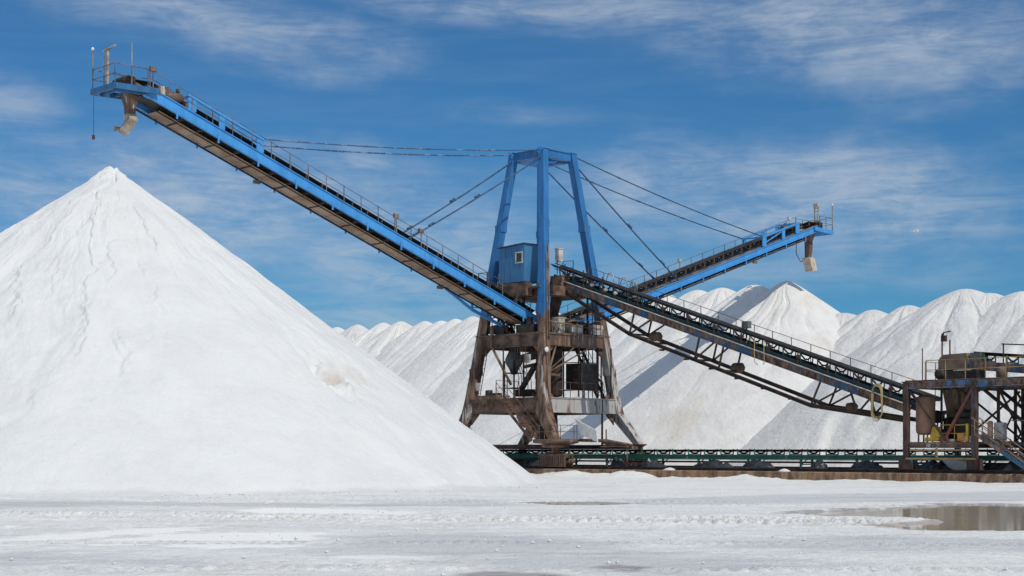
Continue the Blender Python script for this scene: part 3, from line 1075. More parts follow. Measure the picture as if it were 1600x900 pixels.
ZT = 23.75
FEET = {(1, -1): (5.35, -4.25), (-1, -1): (-5.0, -4.25), (1, 1): (5.7, 4.25), (-1, 1): (-6.3, 4.25)}
for (sp, sq), ft in FEET.items():
    mb = MB()
    secs = []

    def sec(cp, cq, z, a, b):
        return [(cp - a, cq - b, z), (cp + a, cq - b, z), (cp + a, cq + b, z), (cp - a, cq + b, z)]
    zs = [ZT, 18, 14, 10.2, 8, 5.6]
    wd = [0.26, 0.28, 0.30, 0.31, 0.32, 0.34]
    for z, a in zip(zs, wd):
        secs.append(sec(sp * hs(z), sq * hs(z), z, a, a))
    secs.append(sec(sp * hs(5.0), sq * hs(5.0), 4.6, 0.52, 0.36))
    secs.append(sec(ft[0], ft[1], 2.25, 0.30, 0.28))
    mb.loft(secs)
    # splice plates and ladder rungs
    for z in (18.2, 12.6, 7.6):
        a = 0.315 + (18.2 - z) * 0.004
        mb.box((sp * hs(z), sq * hs(z), z), (2 * a, 2 * a, 0.5))
    lg = mb.build('leg', M_LEG if not (sp == 1 and sq == 1) else M_LEGW, ST)
    if sp == 1 and sq == -1:
        lg['label'] = 'front leg with a pale conduit and a white lamp'
        mb = MB()
        mb.tube([(hs(z) + 0.40, -hs(z) + 0.1, z) for z in (16.6, 12, 9.8)], 0.05, 6)
        mb.tube([(hs(z) + 0.44, -hs(z) - 0.12, z) for z in (16.0, 12, 6.2)], 0.035, 6)
        mb.build('conduit', M_ANGLE, lg)
        mb = MB()
        mb.lathe((hs(9) + 0.62, -hs(9) - 0.35, 8.95), [(0.05, -0.15), (0.12, -0.12), (0.2, 0.0), (0.17, 0.04), (0.05, 0.06)], 14, 0, 'p')
        mb.beam((hs(9) + 0.3, -hs(9) - 0.3, 9.0), (hs(9) + 0.6, -hs(9) - 0.35, 9.0), 0.05, 0.05)
        mb.build('round_lamp', M_WHITE, lg)


def ring(z, ht, wd_, name, mats, ext=0.0):
    h_ = hs(z)
    for (a, b, c, d), mt in zip([(-1, -1, 1, -1), (1, -1, 1, 1), (1, 1, -1, 1), (-1, 1, -1, -1)], mats):
        mb_ = MB()
        A_ = Vector((a * h_, b * h_, z))
        B_ = Vector((c * h_, d * h_, z))
        dd = (B_ - A_).normalized()
        A_ = A_ + dd * 0.30
        B_ = B_ - dd * 0.30
        mb_.beam(A_, B_, wd_, ht)
        # flanges
        for s_ in (-1, 1):
            o_ = Vector((0, 0, s_ * (ht / 2 - 0.02)))
            mb_.beam(A_ + o_, B_ + o_, wd_ + 0.14, 0.05)
        mb_.build(name, mt, ST)


ring(ZT - 0.32, 0.6, 0.34, 'top_beam', [M_BLUE if False else M_LEG] * 4)
ring(9.75, 0.85, 0.42, 'middle_ring_beam', [M_RUST, M_SALTY2, M_RUST, M_RUST])
ring(5.05, 1.05, 0.6, 'lower_ring_beam', [M_RUST, M_SALTY, M_RUST, M_RUST])
# cap plates on top corners
mb = MB()
for (sp, sq) in FEET:
    mb.box((sp * hs(ZT), sq * hs(ZT), ZT + 0.03), (0.66, 0.66, 0.05))
    mb.beam((sp * (hs(ZT) + .2), sq * (hs(ZT) + .3), ZT + 0.1), (sp * (hs(ZT) - .2), sq * (hs(ZT) + .3), ZT - 0.3), 0.08, 0.3)
mb.build('cap_plate', M_BLUE, ST)
# blue bracing plate under the top ring
mb = MB()
mb.beam((-1.3, 1.3, ZT - 0.55), (1.3, -1.3, ZT - 0.55), 0.1, 0.18)
mb.beam((-1.3, -1.2, ZT - 0.62), (1.3, 1.3, ZT - 0.62), 0.1, 0.18)
mb.build('top_brace', M_LEG, ST)
# sill beams along the rails and bogies
for q in (-4.25, 4.25):
    mb = MB()
    pa, pb = (-4.7, 5.0) if q < 0 else (-6.0, 5.4)
    mb.ibeam((pa, q, 2.08), (pb, q, 2.08), 0.3, 0.34, 0.05, 0.08)
    mb.build('sill_beam', M_RUSTD, ST)
for (sp, sq), ft in FEET.items():
    mb = MB()
    x, y = ft
    mb.lathe((x, y, 1.62), [(0.32, 0.0), (0.38, 0.1), (0.3, 0.2), (0.3, 0.45), (0.55, 0.6), (0.6, 0.68)], 16)
    mb.box((x, y, 1.48), (1.3, 0.6, 0.26))
    for s_ in (-1, 1):
        mb.box((x, y + s_ * 0.36, 1.12), (2.5, 0.08, 0.78))
        for k in range(13):
            mb.box((x - 1.2 + k * 0.2, y + s_ * 0.43, 1.10), (0.06, 0.06, 0.7))
        mb.box((x, y + s_ * 0.38, 1.53), (2.4, 0.2, 0.06))
        mb.box((x, y + s_ * 0.38, 0.73), (2.5, 0.2, 0.05))
    for s_ in (-1, 1):
        mb.beam((x + s_ * 0.45, y, 1.6), (x + s_ * 1.15, y, 1.42), 0.5, 0.22)
    mb.lathe((x + 1.38, y, 1.1), [(0.12, -0.1), (0.16, 0), (0.16, 0.3), (0.1, 0.36)], 12, 0, 'p')
    bg = mb.build('bogie', M_SALTY2, ST)
    for s_ in (-0.75, 0.75):
        w_ = MB()
        w_.lathe((x + s_, y, 0.98), [(0.2, -0.16), (0.30, -0.13), (0.30, -0.08), (0.25, -0.07), (0.25, 0.07), (0.30, 0.08), (0.30, 0.13), (0.2, 0.16)], 18, 0, 'q')
        w_.build('wheel', M_RUSTD, bg)

# round foot plate platform with railing round the front bogie pivot
fx, fy = FEET[(1, -1)]
mb = MB()
mb.lathe((fx, fy, 2.28), [(0.9, 0.0), (1.55, 0.06), (1.6, 0.14), (1.6, 0.3), (1.5, 0.34), (0.4, 0.36)], 26)
mb.lathe((fx, fy, 2.0), [(0.5, 0.0), (0.95, 0.05), (1.05, 0.27)], 20)
fp = mb.build('foot_platform', M_SALTY2, ST)
mb = MB()
pts = []
for k in range(13):
    an = R(150 + k * 22)
    pts.append(Vector((fx + 1.5 * math.cos(an), fy + 1.5 * math.sin(an), 2.62)))
for k, p_ in enumerate(pts):
    if k % 2 == 0:
        mb.beam(p_, p_ + Vector((0, 0, 0.95)), 0.035, 0.035, (1, 0, 0))
for hh in (0.5, 0.95):
    mb.tube([p_ + Vector((0, 0, hh)) for p_ in pts], 0.022, 5)
mb.build('railing', M_RUST, fp)
# covers and pipes beside the foot: white panel, grey tube
mb = MB()
mb.hexa([(6.6, -3.0, 2.9), (8.1, -3.0, 2.4), (8.1, -2.9, 2.4), (6.6, -2.9, 2.9), (6.0, -3.0, 4.05), (8.0, -3.0, 3.2), (8.0, -2.9, 3.2), (6.0, -2.9, 4.05)])
mb.build('white_side_panel', M_WHITE, ST)
mb = MB()
mb.tube([(6.6, -3.2, 2.55), (8.6, -2.6, 2.5), (10.6, -2.2, 2.2)], [0.12, 0.12, 0.08], 10)
mb.beam((8.0, -2.2, 2.35), (10.8, -2.0, 2.0), 0.3, 0.16)
mb.box((9.2, -2.3, 2.1), (2.4, 0.7, 0.08))
for p_ in (8.3, 10.2):
    mb.beam((p_, -2.3, 1.0), (p_, -2.3, 3.3 if p_ < 9 else 2.1), 0.07, 0.07, (1, 0, 0))
mb.build('cable_drum_arm', M_SALTY2, ST)

# ---- decks
mb = MB()
mb.box((0, 0, 5.62), (6.8, 6.6, 0.06))
for p_ in np.linspace(-3, 3, 7):
    mb.box((p_, 0, 5.5), (0.1, 6.8, 0.16))
mb.box((-0.5, -4.7, 5.72), (2.1, 1.5, 0.10))
mb.box((-0.5, -5.42, 5.60), (2.1, 0.08, 0.24))
ld = mb.build('lower_deck', M_SALTY2, ST)
mb = MB()
railing(mb, [(0.5, -5.3, 5.75), (0.5, -4.2, 5.75), (1.6, -4.1, 5.65)], 1.1, 1.0)
mb.build('railing', M_RUST, ld)
mb = MB()
railing(mb, [(3.9, -2.6, 5.65), (3.9, 1.6, 5.65)], 1.05, 1.4)
mb.build('railing', M_RUST, ld)
mb = MB()
mb.box((0, 0, 10.22), (7.0, 7.2, 0.08))
md = mb.build('middle_deck', M_SALTY2, ST)
mb = MB()
railing(mb, [(3.45, -2.6, 10.25), (3.45, 2.6, 10.25)], 1.05, 1.3)
mb.build('railing', M_ANGLE, md)
# clutter on the middle deck right side
mb = MB()
mb.box((2.9, -1.3, 10.85), (0.5, 0.7, 1.15))
mb.build('electrical_box', M_STEEL, md, label='pale salt-dusted upright electrical box')
mb = MB()
mb.box((3.0, 0.2, 10.6), (0.6, 1.2, 0.7))
mb.build('electrical_box', M_STEEL, md)
mb = MB()
for k in range(4):
    mb.box((3.0, 2.3, 10.4 + k * 0.18), (0.8, 1.5 - 0.12 * k, 0.179))
mb.build('stacked_planks', M_STEEL, md)
mb = MB()
mb.lathe((2.5, 1.0, 10.9), [(0.35, -0.5), (0.4, 0.0), (0.4, 0.7), (0.2, 0.8)], 14, 0, 'q')
mb.box((2.5, 1.1, 10.45), (0.6, 1.2, 0.3))
mb.build('hoist_motor', M_DARK, md)
mb = MB()
mb.lathe((-2.0, -2.9, 10.7), [(0.3, -0.6), (0.36, 0.0), (0.36, 0.6), (0.2, 0.7)], 14, 0, 'p')
mb.box((-1.2, -3.0, 10.55), (0.9, 0.6, 0.6))
mb.build('belt_drive', M_DARK, md)
mb = MB()
mb.beam((0.5, -3.1, 10.6), (2.3, -3.1, 10.6), 0.4, 0.6)
mb.beam((1.6, -3.0, 10.3), (1.6, -3.0, 11.4), 0.4, 0.3, (1, 0, 0))
mb.build('boom_bearing', M_DARK, md)
mb = MB()
mb.box((0.2, 2.4, 10.8), (1.2, 1.4, 1.1))
mb.build('winch_housing', M_DARK, md)
mb = MB()
for k in range(7):
    mb.tube([(2.6 + 0.15 * k, -3.1 + 0.35 * k, 10.4), (3.0 + 0.1 * k, -3.0 + 0.3 * k, 11.2 - 0.06 * k), (3.9, -2.6 + 0.5 * k, 10.9)], 0.035, 5)
mb.build('pipework', M_ANGLE, md)

# upper platform, cabin and head of the feed
mb = MB()
mb.box((0.1, -1.3, 13.55), (5.2, 3.8, 0.12))
mb.box((-0.05, -3.0, 13.45), (3.2, 0.6, 0.95))
mb.box((0.6, -0.4, 13.3), (5.4, 3.9, 0.7))
mb.box((2.6, 0.0, 14.0), (1.1, 2.7, 0.9))
up = mb.build('upper_platform', M_RUST, ST)
mb = MB()
railing(mb, [(-3.2, -3.5, 13.6), (-3.2, -0.4, 13.6)], 1.3, 1.0)
railing(mb, [(-3.2, -3.5, 13.6), (-2.3, -3.5, 13.6)], 1.3, 1.0)
railing(mb, [(2.9, -1.5, 14.5), (2.9, -0.9, 14.5), (3.9, -0.9, 14.45)], 1.0, 0.8)
mb.build('railing', M_RUSTD, up)
mb = MB()
c_ = [(-1.3, -3.25), (1.3, -3.25), (1.3, -1.6), (-1.3, -1.6)]
mb.hexa([(-1.3, -3.25, 14.0), (1.3, -3.25, 14.0), (1.3, -1.5, 14.0), (-1.3, -1.5, 14.0),
         (-1.3, -3.25, 16.55), (1.3, -3.25, 16.68), (1.3, -1.5, 16.68), (-1.3, -1.5, 16.55)])
for k in range(1, 4):       # panel seams as thin battens
    mb.box((-1.3 + 2.6 * k / 4, -3.262, 15.3), (0.035, 0.02, 2.4))
cb = mb.build('cabin', M_CABIN, ST)
mb = MB()
mb.hexa([(-1.42, -3.4, 16.565), (1.42, -3.4, 16.705), (1.42, -1.38, 16.705), (-1.42, -1.38, 16.565),
         (-1.42, -3.4, 16.63), (1.42, -3.4, 16.77), (1.42, -1.38, 16.77), (-1.42, -1.38, 16.63)])
mb.build('roof', M_CABLE, cb)
mb = MB()
x0, x1, z0, z1 = 0.45, 1.1, 15.38, 16.12
for a, b in (((x0, z0), (x1, z0)), ((x0, z1), (x1, z1))):
    mb.box(((a[0] + b[0]) / 2, -3.275, a[1]), (x1 - x0 + 0.12, 0.06, 0.1))
for x in (x0, x1):
    mb.box((x, -3.275, (z0 + z1) / 2), (0.1, 0.055, z1 - z0))
wf = mb.build('window', M_STEEL, cb)
MB().box(((x0 + x1) / 2, -3.262, (z0 + z1) / 2), (x1 - x0, 0.02, z1 - z0)).build('panel', M_GLASS, cb)
mb = MB()
mb.box((-0.7, -2.6, 16.74), (0.7, 0.3, 0.12))
mb.tube([(-1.1, -2.7, 16.6), (-1.1, -2.7, 17.0)], 0.03, 5)
mb.build('roof_vent', M_STEEL, cb)
# white transformer box on a bracket right of the front leg
mb = MB()
mb.box((2.75, -1.15, 15.9), (0.35, 0.45, 0.85))
mb.box((2.75, -1.15, 16.38), (0.42, 0.52, 0.08))
mb.beam((2.5, -1.1, 15.3), (2.5, -1.1, 16.0), 0.08, 0.08, (1, 0, 0))
mb.build('white_control_box', M_STEEL, ST)

# central chute column from the upper platform to the middle deck, and below to the lower deck
mb = MB()
mb.lathe((1.5, -0.6, 10.2), [(0.55, 0), (0.62, 0.3), (0.62, 1.0), (0.5, 1.6), (0.62, 2.1), (0.85, 2.8), (0.85, 3.0)], 18)
mb.build('upper_chute', M_RUSTD, ST)
mb = MB()
mb.lathe((0.2, 0.2, 5.7), [(0.9, 0), (0.9, 0.25), (0.55, 0.3), (0.55, 2.6), (0.8, 2.9), (0.8, 4.0)], 20)
mb.lathe((1.9, -0.6, 5.75), [(0.45, 0), (0.5, 0.2), (0.5, 3.4), (0.4, 3.6)], 14)
mb.build('slewing_column', M_RUSTD, ST)
mb = MB()
mb.box((3.0, 1.0, 7.2), (1.5, 1.8, 1.9))
for k in range(4):
    mb.beam((2.4 + 0.4 * k, 1.95, 5.7), (2.4 + 0.4 * k, 1.95, 9.3), 0.05, 0.05, (1, 0, 0))
mb.build('counterweight_box', M_DARK, ST)
mb = MB()
for (a, b) in ((2.2, -0.1), (3.7, -0.1), (3.7, 2.0), (2.2, 2.0), (3.2, 2.9), (3.9, 3.2)):
    mb.beam((a, b, 5.7), (a, b, 9.35), 0.08, 0.08, (1, 0, 0))
for z in (6.2, 8.2):
    mb.beam((2.2, -0.1, z), (3.7, -0.1, z), 0.06, 0.06)
    mb.beam((3.7, -0.1, z), (3.7, 2.0, z), 0.06, 0.06)
mb.build('guide_frame', M_RUSTD, ST)
# grey green hopper with cone top on the left, on legs
mb = MB()
hc = (-0.9, -2.1, 6.5)
mb.lathe(hc, [(0.18, 0.9), (0.42, 1.4), (0.62, 1.7), (0.66, 2.0), (0.60, 2.15), (0.12, 3.2), (0.03, 3.3)], 18)
mb.build('conical_hopper', M_HOPG, ST)
mb = MB()
for a, b in ((-0.5, -0.5), (0.5, -0.5), (0.5, 0.5), (-0.5, 0.5)):
    mb.beam((hc[0] + a, hc[1] + b, 5.7), (hc[0] + a, hc[1] + b, 8.4), 0.09, 0.09, (1, 0, 0))
for z in (6.4, 7.5):
    for a, b, c, d in ((-0.5, -0.5, 0.5, -0.5), (0.5, -0.5, 0.5, 0.5), (0.5, 0.5, -0.5, 0.5), (-0.5, 0.5, -0.5, -0.5)):
        mb.beam((hc[0] + a, hc[1] + b, z), (hc[0] + c, hc[1] + d, z), 0.07, 0.07)
mb.beam((0.3, -2.6, 6.2), (1.8, -2.7, 7.9), 0.3, 0.3)
mb.beam((0.2, -2.2, 7.9), (2.4, -2.2, 8.2), 0.25, 0.2)
mb.beam((0.2, -2.4, 8.5), (2.6, -2.4, 8.9), 0.5, 0.5)
mb.box((0.7, -2.3, 6.0), (1.6, 1.0, 0.5))
mb.build('hopper_stand', M_RUSTD, ST)
# dish tank under the lower ring
mb = MB()
mb.lathe((1.6, -2.6, 4.3), [(0.3, -1.0), (0.9, -0.7), (1.25, -0.1), (1.25, 0.2), (1.1, 0.25)], 20)
mb.build('bowl_tank', M_SALTY2, ST)
mb = MB()
mb.lathe((3.6, -3.4, 2.6), [(0.75, 0), (0.7, 0.5), (0.42, 1.4), (0.35, 2.0)], 14)
mb.beam((3.0, -1.6, 2.0), (2.6, -1.4, 4.5), 0.2, 0.2, (1, 0, 0))
mb.build('pivot_housing', M_DARK, ST)
# leaning braces and struts inside
mb = MB()
mb.beam((-1.6, -3.7, 9.4), (-0.3, -3.0, 6.6), 0.14, 0.14, (0, 1, 0))
mb.beam((-1.6, -3.7, 9.3), (-1.6, -3.7, 10.9), 0.2, 0.2, (1, 0, 0))
mb.build('inner_strut', M_ANGLE, ST)
mb = MB()
mb.beam((-0.6, -3.5, 9.3), (-0.6, -3.5, 5.7), 0.08, 0.08, (1, 0, 0))
mb.build('inner_strut', M_RUSTD, ST)
mb = MB()
mb.tube([(3.4, -2.2, 9.3), (2.9, -2.4, 7.4), (2.6, -2.6, 6.9)], 0.07, 6)
mb.beam((2.4, -2.9, 7.4), (3.6, -2.0, 7.2), 0.16, 0.16)
mb.beam((3.0, -2.6, 7.2), (2.9, -2.5, 5.7), 0.22, 0.22, (1, 0, 0))
mb.beam((3.0, -2.6, 7.4), (4.2, 0.4, 9.2), 0.09, 0.09)
mb.beam((3.0, -2.6, 7.5), (3.8, -0.6, 9.3), 0.07, 0.07)
mb.build('guide_bracket', M_ANGLE, ST)
mb = MB()
mb.tube([(3.9, 1.75, 9.3), (3.9, 1.75, 7.1), (4.05, 2.05, 6.8), (4.05, 2.05, 2.0)], 0.075, 6)
mb.build('drain_pipe', M_RUSTD, ST)
mb = MB()
mb.tube([(-3.9, -3.2, 9.4), (-4.0, -3.3, 7.4), (-4.1, -3.4, 5.6)], 0.05, 6)
mb.tube([(-3.75, -3.2, 9.4), (-3.85, -3.3, 7.4), (-3.9, -3.4, 5.6)], 0.04, 6)
mb.build('cable_bundle', M_RUSTD, ST)
# gusset plates where ring beams meet the legs, and a ladder up the left leg
for (sp, sq) in FEET:
    for z, zz2 in ((9.3, -0.7), (4.5, -0.8), (5.6, 0.6)):
        h2 = hs(z)
        x, y = sp * h2, sq * h2
        mb = MB()
        mb.prism([(x - sp * 0.3, y + sq * 0.02, z), (x - sp * 1.1, y + sq * 0.02, z), (x - sp * 0.3, y + sq * 0.02, z + zz2)], (0, -sq * 0.05, 0))
        mb.build('gusset_plate', M_RUST, ST)
        mb = MB()
        mb.prism([(x + sp * 0.02, y - sq * 0.3, z), (x + sp * 0.02, y - sq * 1.1, z), (x + sp * 0.02, y - sq * 0.3, z + zz2)], (-sp * 0.05, 0, 0))
        mb.build('gusset_plate', M_RUST, ST)
mb = MB()
la, lb = Vector((-hs(14) + 0.45, -hs(14) - 0.02, 14)), Vector((-hs(5.7) + 0.5, -hs(5.7) - 0.02, 5.7))
for o_ in (0.0, 0.38):
    mb.beam(la + Vector((o_, 0, 0)), lb + Vector((o_, 0, 0)), 0.04, 0.04, (0, 1, 0))
for k in range(28):
    c = la.lerp(lb, k / 27)
    mb.beam(c, c + Vector((0.38, 0, 0)), 0.025, 0.025)
mb.build('ladder', M_RUSTD, ST)
# salt-crusted odds and ends on the lower deck
mb = MB()
mb.lathe((-2.3, -3.3, 5.66), [(0.28, 0), (0.28, 0.55), (0.2, 0.6)], 12)
mb.box((-1.4, -3.4, 5.85), (0.7, 0.4, 0.35))
mb.build('grease_drum', M_DARK, ld)
mb = MB()
for k in range(5):
    mb.tube([(1.0 + 0.25 * k, -3.9, 9.2), (0.9 + 0.3 * k, -3.8, 8.3 - 0.25 * k), (1.1 + 0.3 * k, -3.6, 7.0), (0.6 + 0.4 * k, -3.4, 5.7)], 0.028, 5)
mb.build('cable_bundle', M_RUSTD, ST)
mb = MB()
mb.box((-3.0, -3.75, 6.5), (0.4, 0.12, 0.6))
mb.box((2.0, -3.62, 8.4), (0.45, 0.16, 0.6))
mb.build('switch_box', M_STEEL, ST)
# hanging loop of cable under the lower ring on the left
mb = MB()
lp = [(-3.7, -3.9, 4.5), (-3.72, -3.9, 3.4), (-3.80, -3.9, 2.9), (-3.6, -3.9, 2.75), (-3.45, -3.9, 3.0), (-3.6, -3.9, 3.5)]
mb.tube(lp, 0.022, 5)
mb.build('hanging_cable', M_CABLE, ST)

# stairs: round foot plate to lower deck, inner flights up
mb = MB()
stairs(mb, (4.1, -5.0, 2.5), (0.55, -5.0, 5.75), 0.75, (0, 1, 0))
mb.build('stair', M_RUST, ST)
mb = MB()
stairs(mb, (3.0, 3.1, 5.7), (0.3, 3.1, 10.2), 0.7, (0, 1, 0))
mb.build('stair', M_RUSTD, ST)
mb = MB()
stairs(mb, (-0.4, -2.9, 10.3), (-2.2, -2.9, 13.5), 0.7, (0, 1, 0))
mb.build('stair', M_RUSTD, ST)
# ladder and cage rings between middle deck and the feed head
mb = MB()
for q in (-0.2, 0.25):
    mb.beam((3.4, q + 1.9, 10.3), (3.4, q + 1.9, 13.9), 0.05, 0.05, (1, 0, 0))
for k in range(13):
    mb.beam((3.4, 1.7, 10.5 + k * 0.27), (3.4, 2.15, 10.5 + k * 0.27), 0.03, 0.03)
mb.beam((3.2, 1.4, 10.3), (3.2, 1.4, 13.6), 0.12, 0.12, (1, 0, 0))
for z in (11.4, 11.9, 12.3):
    mb.tube([(3.3, 1.5, z), (3.9, 1.4, z), (4.1, 2.2, z), (3.4, 2.5, z)], 0.025, 5)
mb.build('ladder', M_RUSTD, ST)
mb = MB()
for (a, b) in ((-2.0, -2.6), (-0.9, -2.4), (0.4, -2.4)):
    mb.beam((a, b, 10.3), (a, b, 13.1), 0.14, 0.14, (1, 0, 0))
for z in (11.2, 11.9, 12.6):
    for (a, b, c, d) in ((-2.0, -2.6, -0.9, -2.4), (-0.9, -2.4, 0.4, -2.4)):
        mb.beam((a, b, z), (c, d, z), 0.05, 0.05)
mb.beam((-1.9, -2.5, 10.4), (0.4, -2.4, 12.6), 0.08, 0.08)
mb.build('platform_post', M_RUSTD, ST)


# ---- booms
def make_boom(sgn, slope, zb, label, chute):
    """sgn +1: far boom along +q, -1: near boom along -q (a half turn of the same thing)"""
    def P(c, Q, h=0.0):
        return (sgn * c, sgn * Q, ztop(Q) + h)

    def ztop(Q):
        return zb + slope * (min(Q, 34.2) - 2.2)
    QE = 34.2
    mb_ = MB()
    for c in (-1.05, 1.05):
        bh = 0.66 if sgn < 0 else 0.54
        mb_.ibeam(P(c, 1.8, -bh / 2), P(c, QE, -bh / 2), 0.20, bh, 0.05, 0.06)
        for Q in np.arange(3.2, 33.6, 2.9):     # bracket plates on the outer face
            s_ = 1 if c > 0 else -1
            a = P(c + s_ * 0.10, Q, -0.5)
            b = P(c + s_ * 0.10, Q, -0.98)
            mb_.beam(a, b, 0.10, 0.06, (1, 0, 0))
    if sgn < 0:   # deeper lower chord near the root on the outer side
        c = 1.05
        mb_.beam(P(c, 1.9, -1.15), P(c, 6.2, -1.25), 0.16, 0.2)
        mb_.beam(P(c, 6.2, -1.25), P(c, 8.8, -0.8), 0.14, 0.18)
        for Q in (2.6, 4.4, 6.2):
            mb_.beam(P(c, Q, -0.7), P(c, Q, -1.15), 0.12, 0.12, (0, 1, 0))
            mb_.beam(P(c, Q - 0.9, -0.72), P(c, Q, -1.1), 0.07, 0.07)
    bm_ = mb_.build('conveyor_boom', M_BLUE, ST, label=label)
    # under side sheet in panels, on the side away from the walkway
    mb_ = MB()
    Qs = list(np.arange(2.4, 32.9, 1.33))
    for k, Q in enumerate(Qs):
        g = random.uniform(-0.012, 0.012)
        a = [P(-0.42, Q + 0.03, -0.80 + g), P(0.86, Q + 0.03, -0.80 + g), P(0.86, Q + 1.30, -0.80 + g), P(-0.42, Q + 1.30, -0.80 + g)]
        b = [(x, y, z + 0.03) for (x, y, z) in a]
        mb_.hexa(a + b)
    mb_.build('underside_sheet', M_TAN, bm_)
    mb_ = MB()
    for k, Q in enumerate(Qs):
        mb_.beam(P(-0.95, Q, -0.68), P(0.95, Q, -0.68), 0.09, 0.14)
        if k % 2 == 0:
            mb_.beam(P(-0.28, Q, -0.85), P(0.92, Q, -0.85), 0.05, 0.05)
    mb_.beam(P(0.93, 2.2, -0.86), P(0.93, 33.9, -0.86), 0.1, 0.1)
    mb_.beam(P(-0.26, 2.2, -0.82), P(-0.26, 33.9, -0.82), 0.06, 0.08)
    mb_.build('cross_member', M_RUSTD, bm_)
    # stringers that carry the idlers, troughed belt above, return belt below
    mb_ = MB()
    for c in (-0.62, 0.62):
        mb_.beam(P(c, 1.6, 0.10), P(c, 34.7, 0.10), 0.07, 0.14)
    mb_.beam(P(0.84, 2.0, 0.05), P(0.84, 33.9, 0.05), 0.10, 0.05)
    mb_.build('stringer', M_ANGLE, bm_)
    mb_ = MB()
    prof_ = [(-0.58, 0.56), (-0.26, 0.40), (0.26, 0.40), (0.58, 0.56), (0.58, 0.585), (0.26, 0.425), (-0.26, 0.425), (-0.58, 0.585)]
    qs_ = list(np.linspace(1.4, 35.0, 24))
    mb_.loft([[P(a, Q, b - (0.25 if Q > 34.9 else 0)) for a, b in prof_] for Q in qs_])
    mb_.loft([[P(a, Q, b - 0.86) for a, b in ((-0.6, 0.36), (0.6, 0.36), (0.6, 0.38), (-0.6, 0.38))] for Q in qs_])
    mb_.build('belt', M_BELT, bm_)
    # idlers, copies of the first
    f_ = None
    for k in range(26):
        Q = 2.3 + k * 1.25
        if f_ is None:
            q0 = P(0, Q, 0.17)
            f_ = idler_mb(q0[0], q0[1], q0[2], 1.2, False).build('idler', [M_RUST, M_DARK], bm_)
            zf = ztop(Q)
            Qf = Q
        else:
            dup(f_, bm_, (0, sgn * (Q - Qf), ztop(Q) - zf))
    # handrail on the walkway side
    mb_ = MB()
    railing(mb_, [P(-1.1, 2.4, 0.0), P(-1.1, QE - 0.2, 0.0)], 1.02, 1.55)
    if sgn > 0:
        pass
    mb_.build('railing', M_RAIL, bm_)
    mb_ = MB()
    mb_.beam(P(-0.86, 2.2, 0.03), P(-0.86, QE, 0.03), 0.34, 0.03)
    mb_.build('walkway', M_RUSTD, bm_)
    # stay anchor frames of broad plates
    mb_ = MB()
    for c in (-1.05, 1.05):
        for Q in (26.2, 29.0, 31.1):
            a = P(c, Q, 0.0)
            b = P(c, Q, 0.82)
            mb_.beam(a, b, 0.55 if Q != 29 else 0.42, 0.07, (1, 0, 0))
        mb_.beam(P(c, 25.9, 0.88), P(c, 31.4, 0.88), 0.14, 0.14)
        mb_.beam(P(c, 26.3, 0.3), P(c, 29.0, 0.75), 0.06, 0.09)
    for Q in (26.0, 31.2):
        mb_.beam(P(-1.05, Q, 0.88), P(1.05, Q, 0.88), 0.12, 0.12)
    mb_.build('anchor_frame', M_BLUE, bm_)
    # head: level platform, railings, pulley, motor, poles
    zh = ztop(QE) - 0.38

    def H_(c, Q, z):
        return (sgn * c, sgn * Q, z)
    mb_ = MB()
    for c in (-1.35, 1.2):
        mb_.beam(H_(c, 33.55, zh + 0.05), H_(c, 36.45, zh - 0.05), 0.1, 0.34)
    mb_.beam(H_(-1.4, 36.45, zh - 0.05), H_(1.25, 36.45, zh - 0.05), 0.1, 0.34)
    for Q in (34.15, 34.95, 35.75):
        mb_.beam(H_(-1.3, Q, zh - 0.05), H_(1.2, Q, zh - 0.05), 0.1, 0.16)
    mb_.beam(H_(-1.0, 34.05, zh - 0.1), H_(-1.2, 36.35, zh - 0.3), 0.12, 0.16)
    mb_.build('head_platform', M_HEAD if sgn < 0 else M_BLUE, bm_)
    mb_ = MB()
    railing(mb_, [H_(-1.3, 34.25, zh + 0.1), H_(-1.3, 36.40, zh + 0.1), H_(1.15, 36.40, zh + 0.1), H_(1.15, 34.35, zh + 0.1)], 1.15, 1.1, 0.026)
    mb_.tube([H_(1.15, 36.40, zh + 0.1), H_(1.15, 36.40, zh + 2.35)], 0.035, 6)
    mb_.build('railing', M_RAIL, bm_)
    mb_ = MB()
    mb_.lathe(H_(0, 35.05, zh + 0.55), [(0.1, -0.8), (0.1, -0.66), (0.34, -0.65), (0.34, 0.65), (0.1, 0.66), (0.1, 0.8)], 18, 0, 'p')
    mb_.box(H_(0.78, 35.05, zh + 0.45), (0.14, 0.5, 0.6))
    mb_.box(H_(-0.78, 35.05, zh + 0.45), (0.14, 0.5, 0.6))
    mb_.box(H_(0.0, 34.65, zh + 0.2), (1.5, 0.1, 0.3))
    mb_.build('head_pulley', M_DARK, bm_)
    mb_ = MB()
    mo = P(-0.9, 32.2, 0.32)
    mb_.lathe(mo, [(0.18, -0.7), (0.26, -0.65), (0.28, -0.1), (0.28, 0.35), (0.2, 0.5)], 14, 0, 'q')
    mb_.box((mo[0], mo[1] + sgn * 0.9, mo[2] + 0.25 * 0.9), (0.5, 0.7, 0.5))
    mb_.box((mo[0] + 0.1 * sgn, mo[1] - sgn * 0.9, mo[2] - 0.35), (0.4, 0.4, 0.45))
    mb_.lathe((mo[0], mo[1] - sgn * 0.2, mo[2] + 0.3), [(0.12, 0), (0.12, 0.2), (0.05, 0.25)], 10)
    mb_.build('drive_motor', M_SALTY2, bm_)
    # pole with plate lamp, antenna pole, beacon
    mb_ = MB()
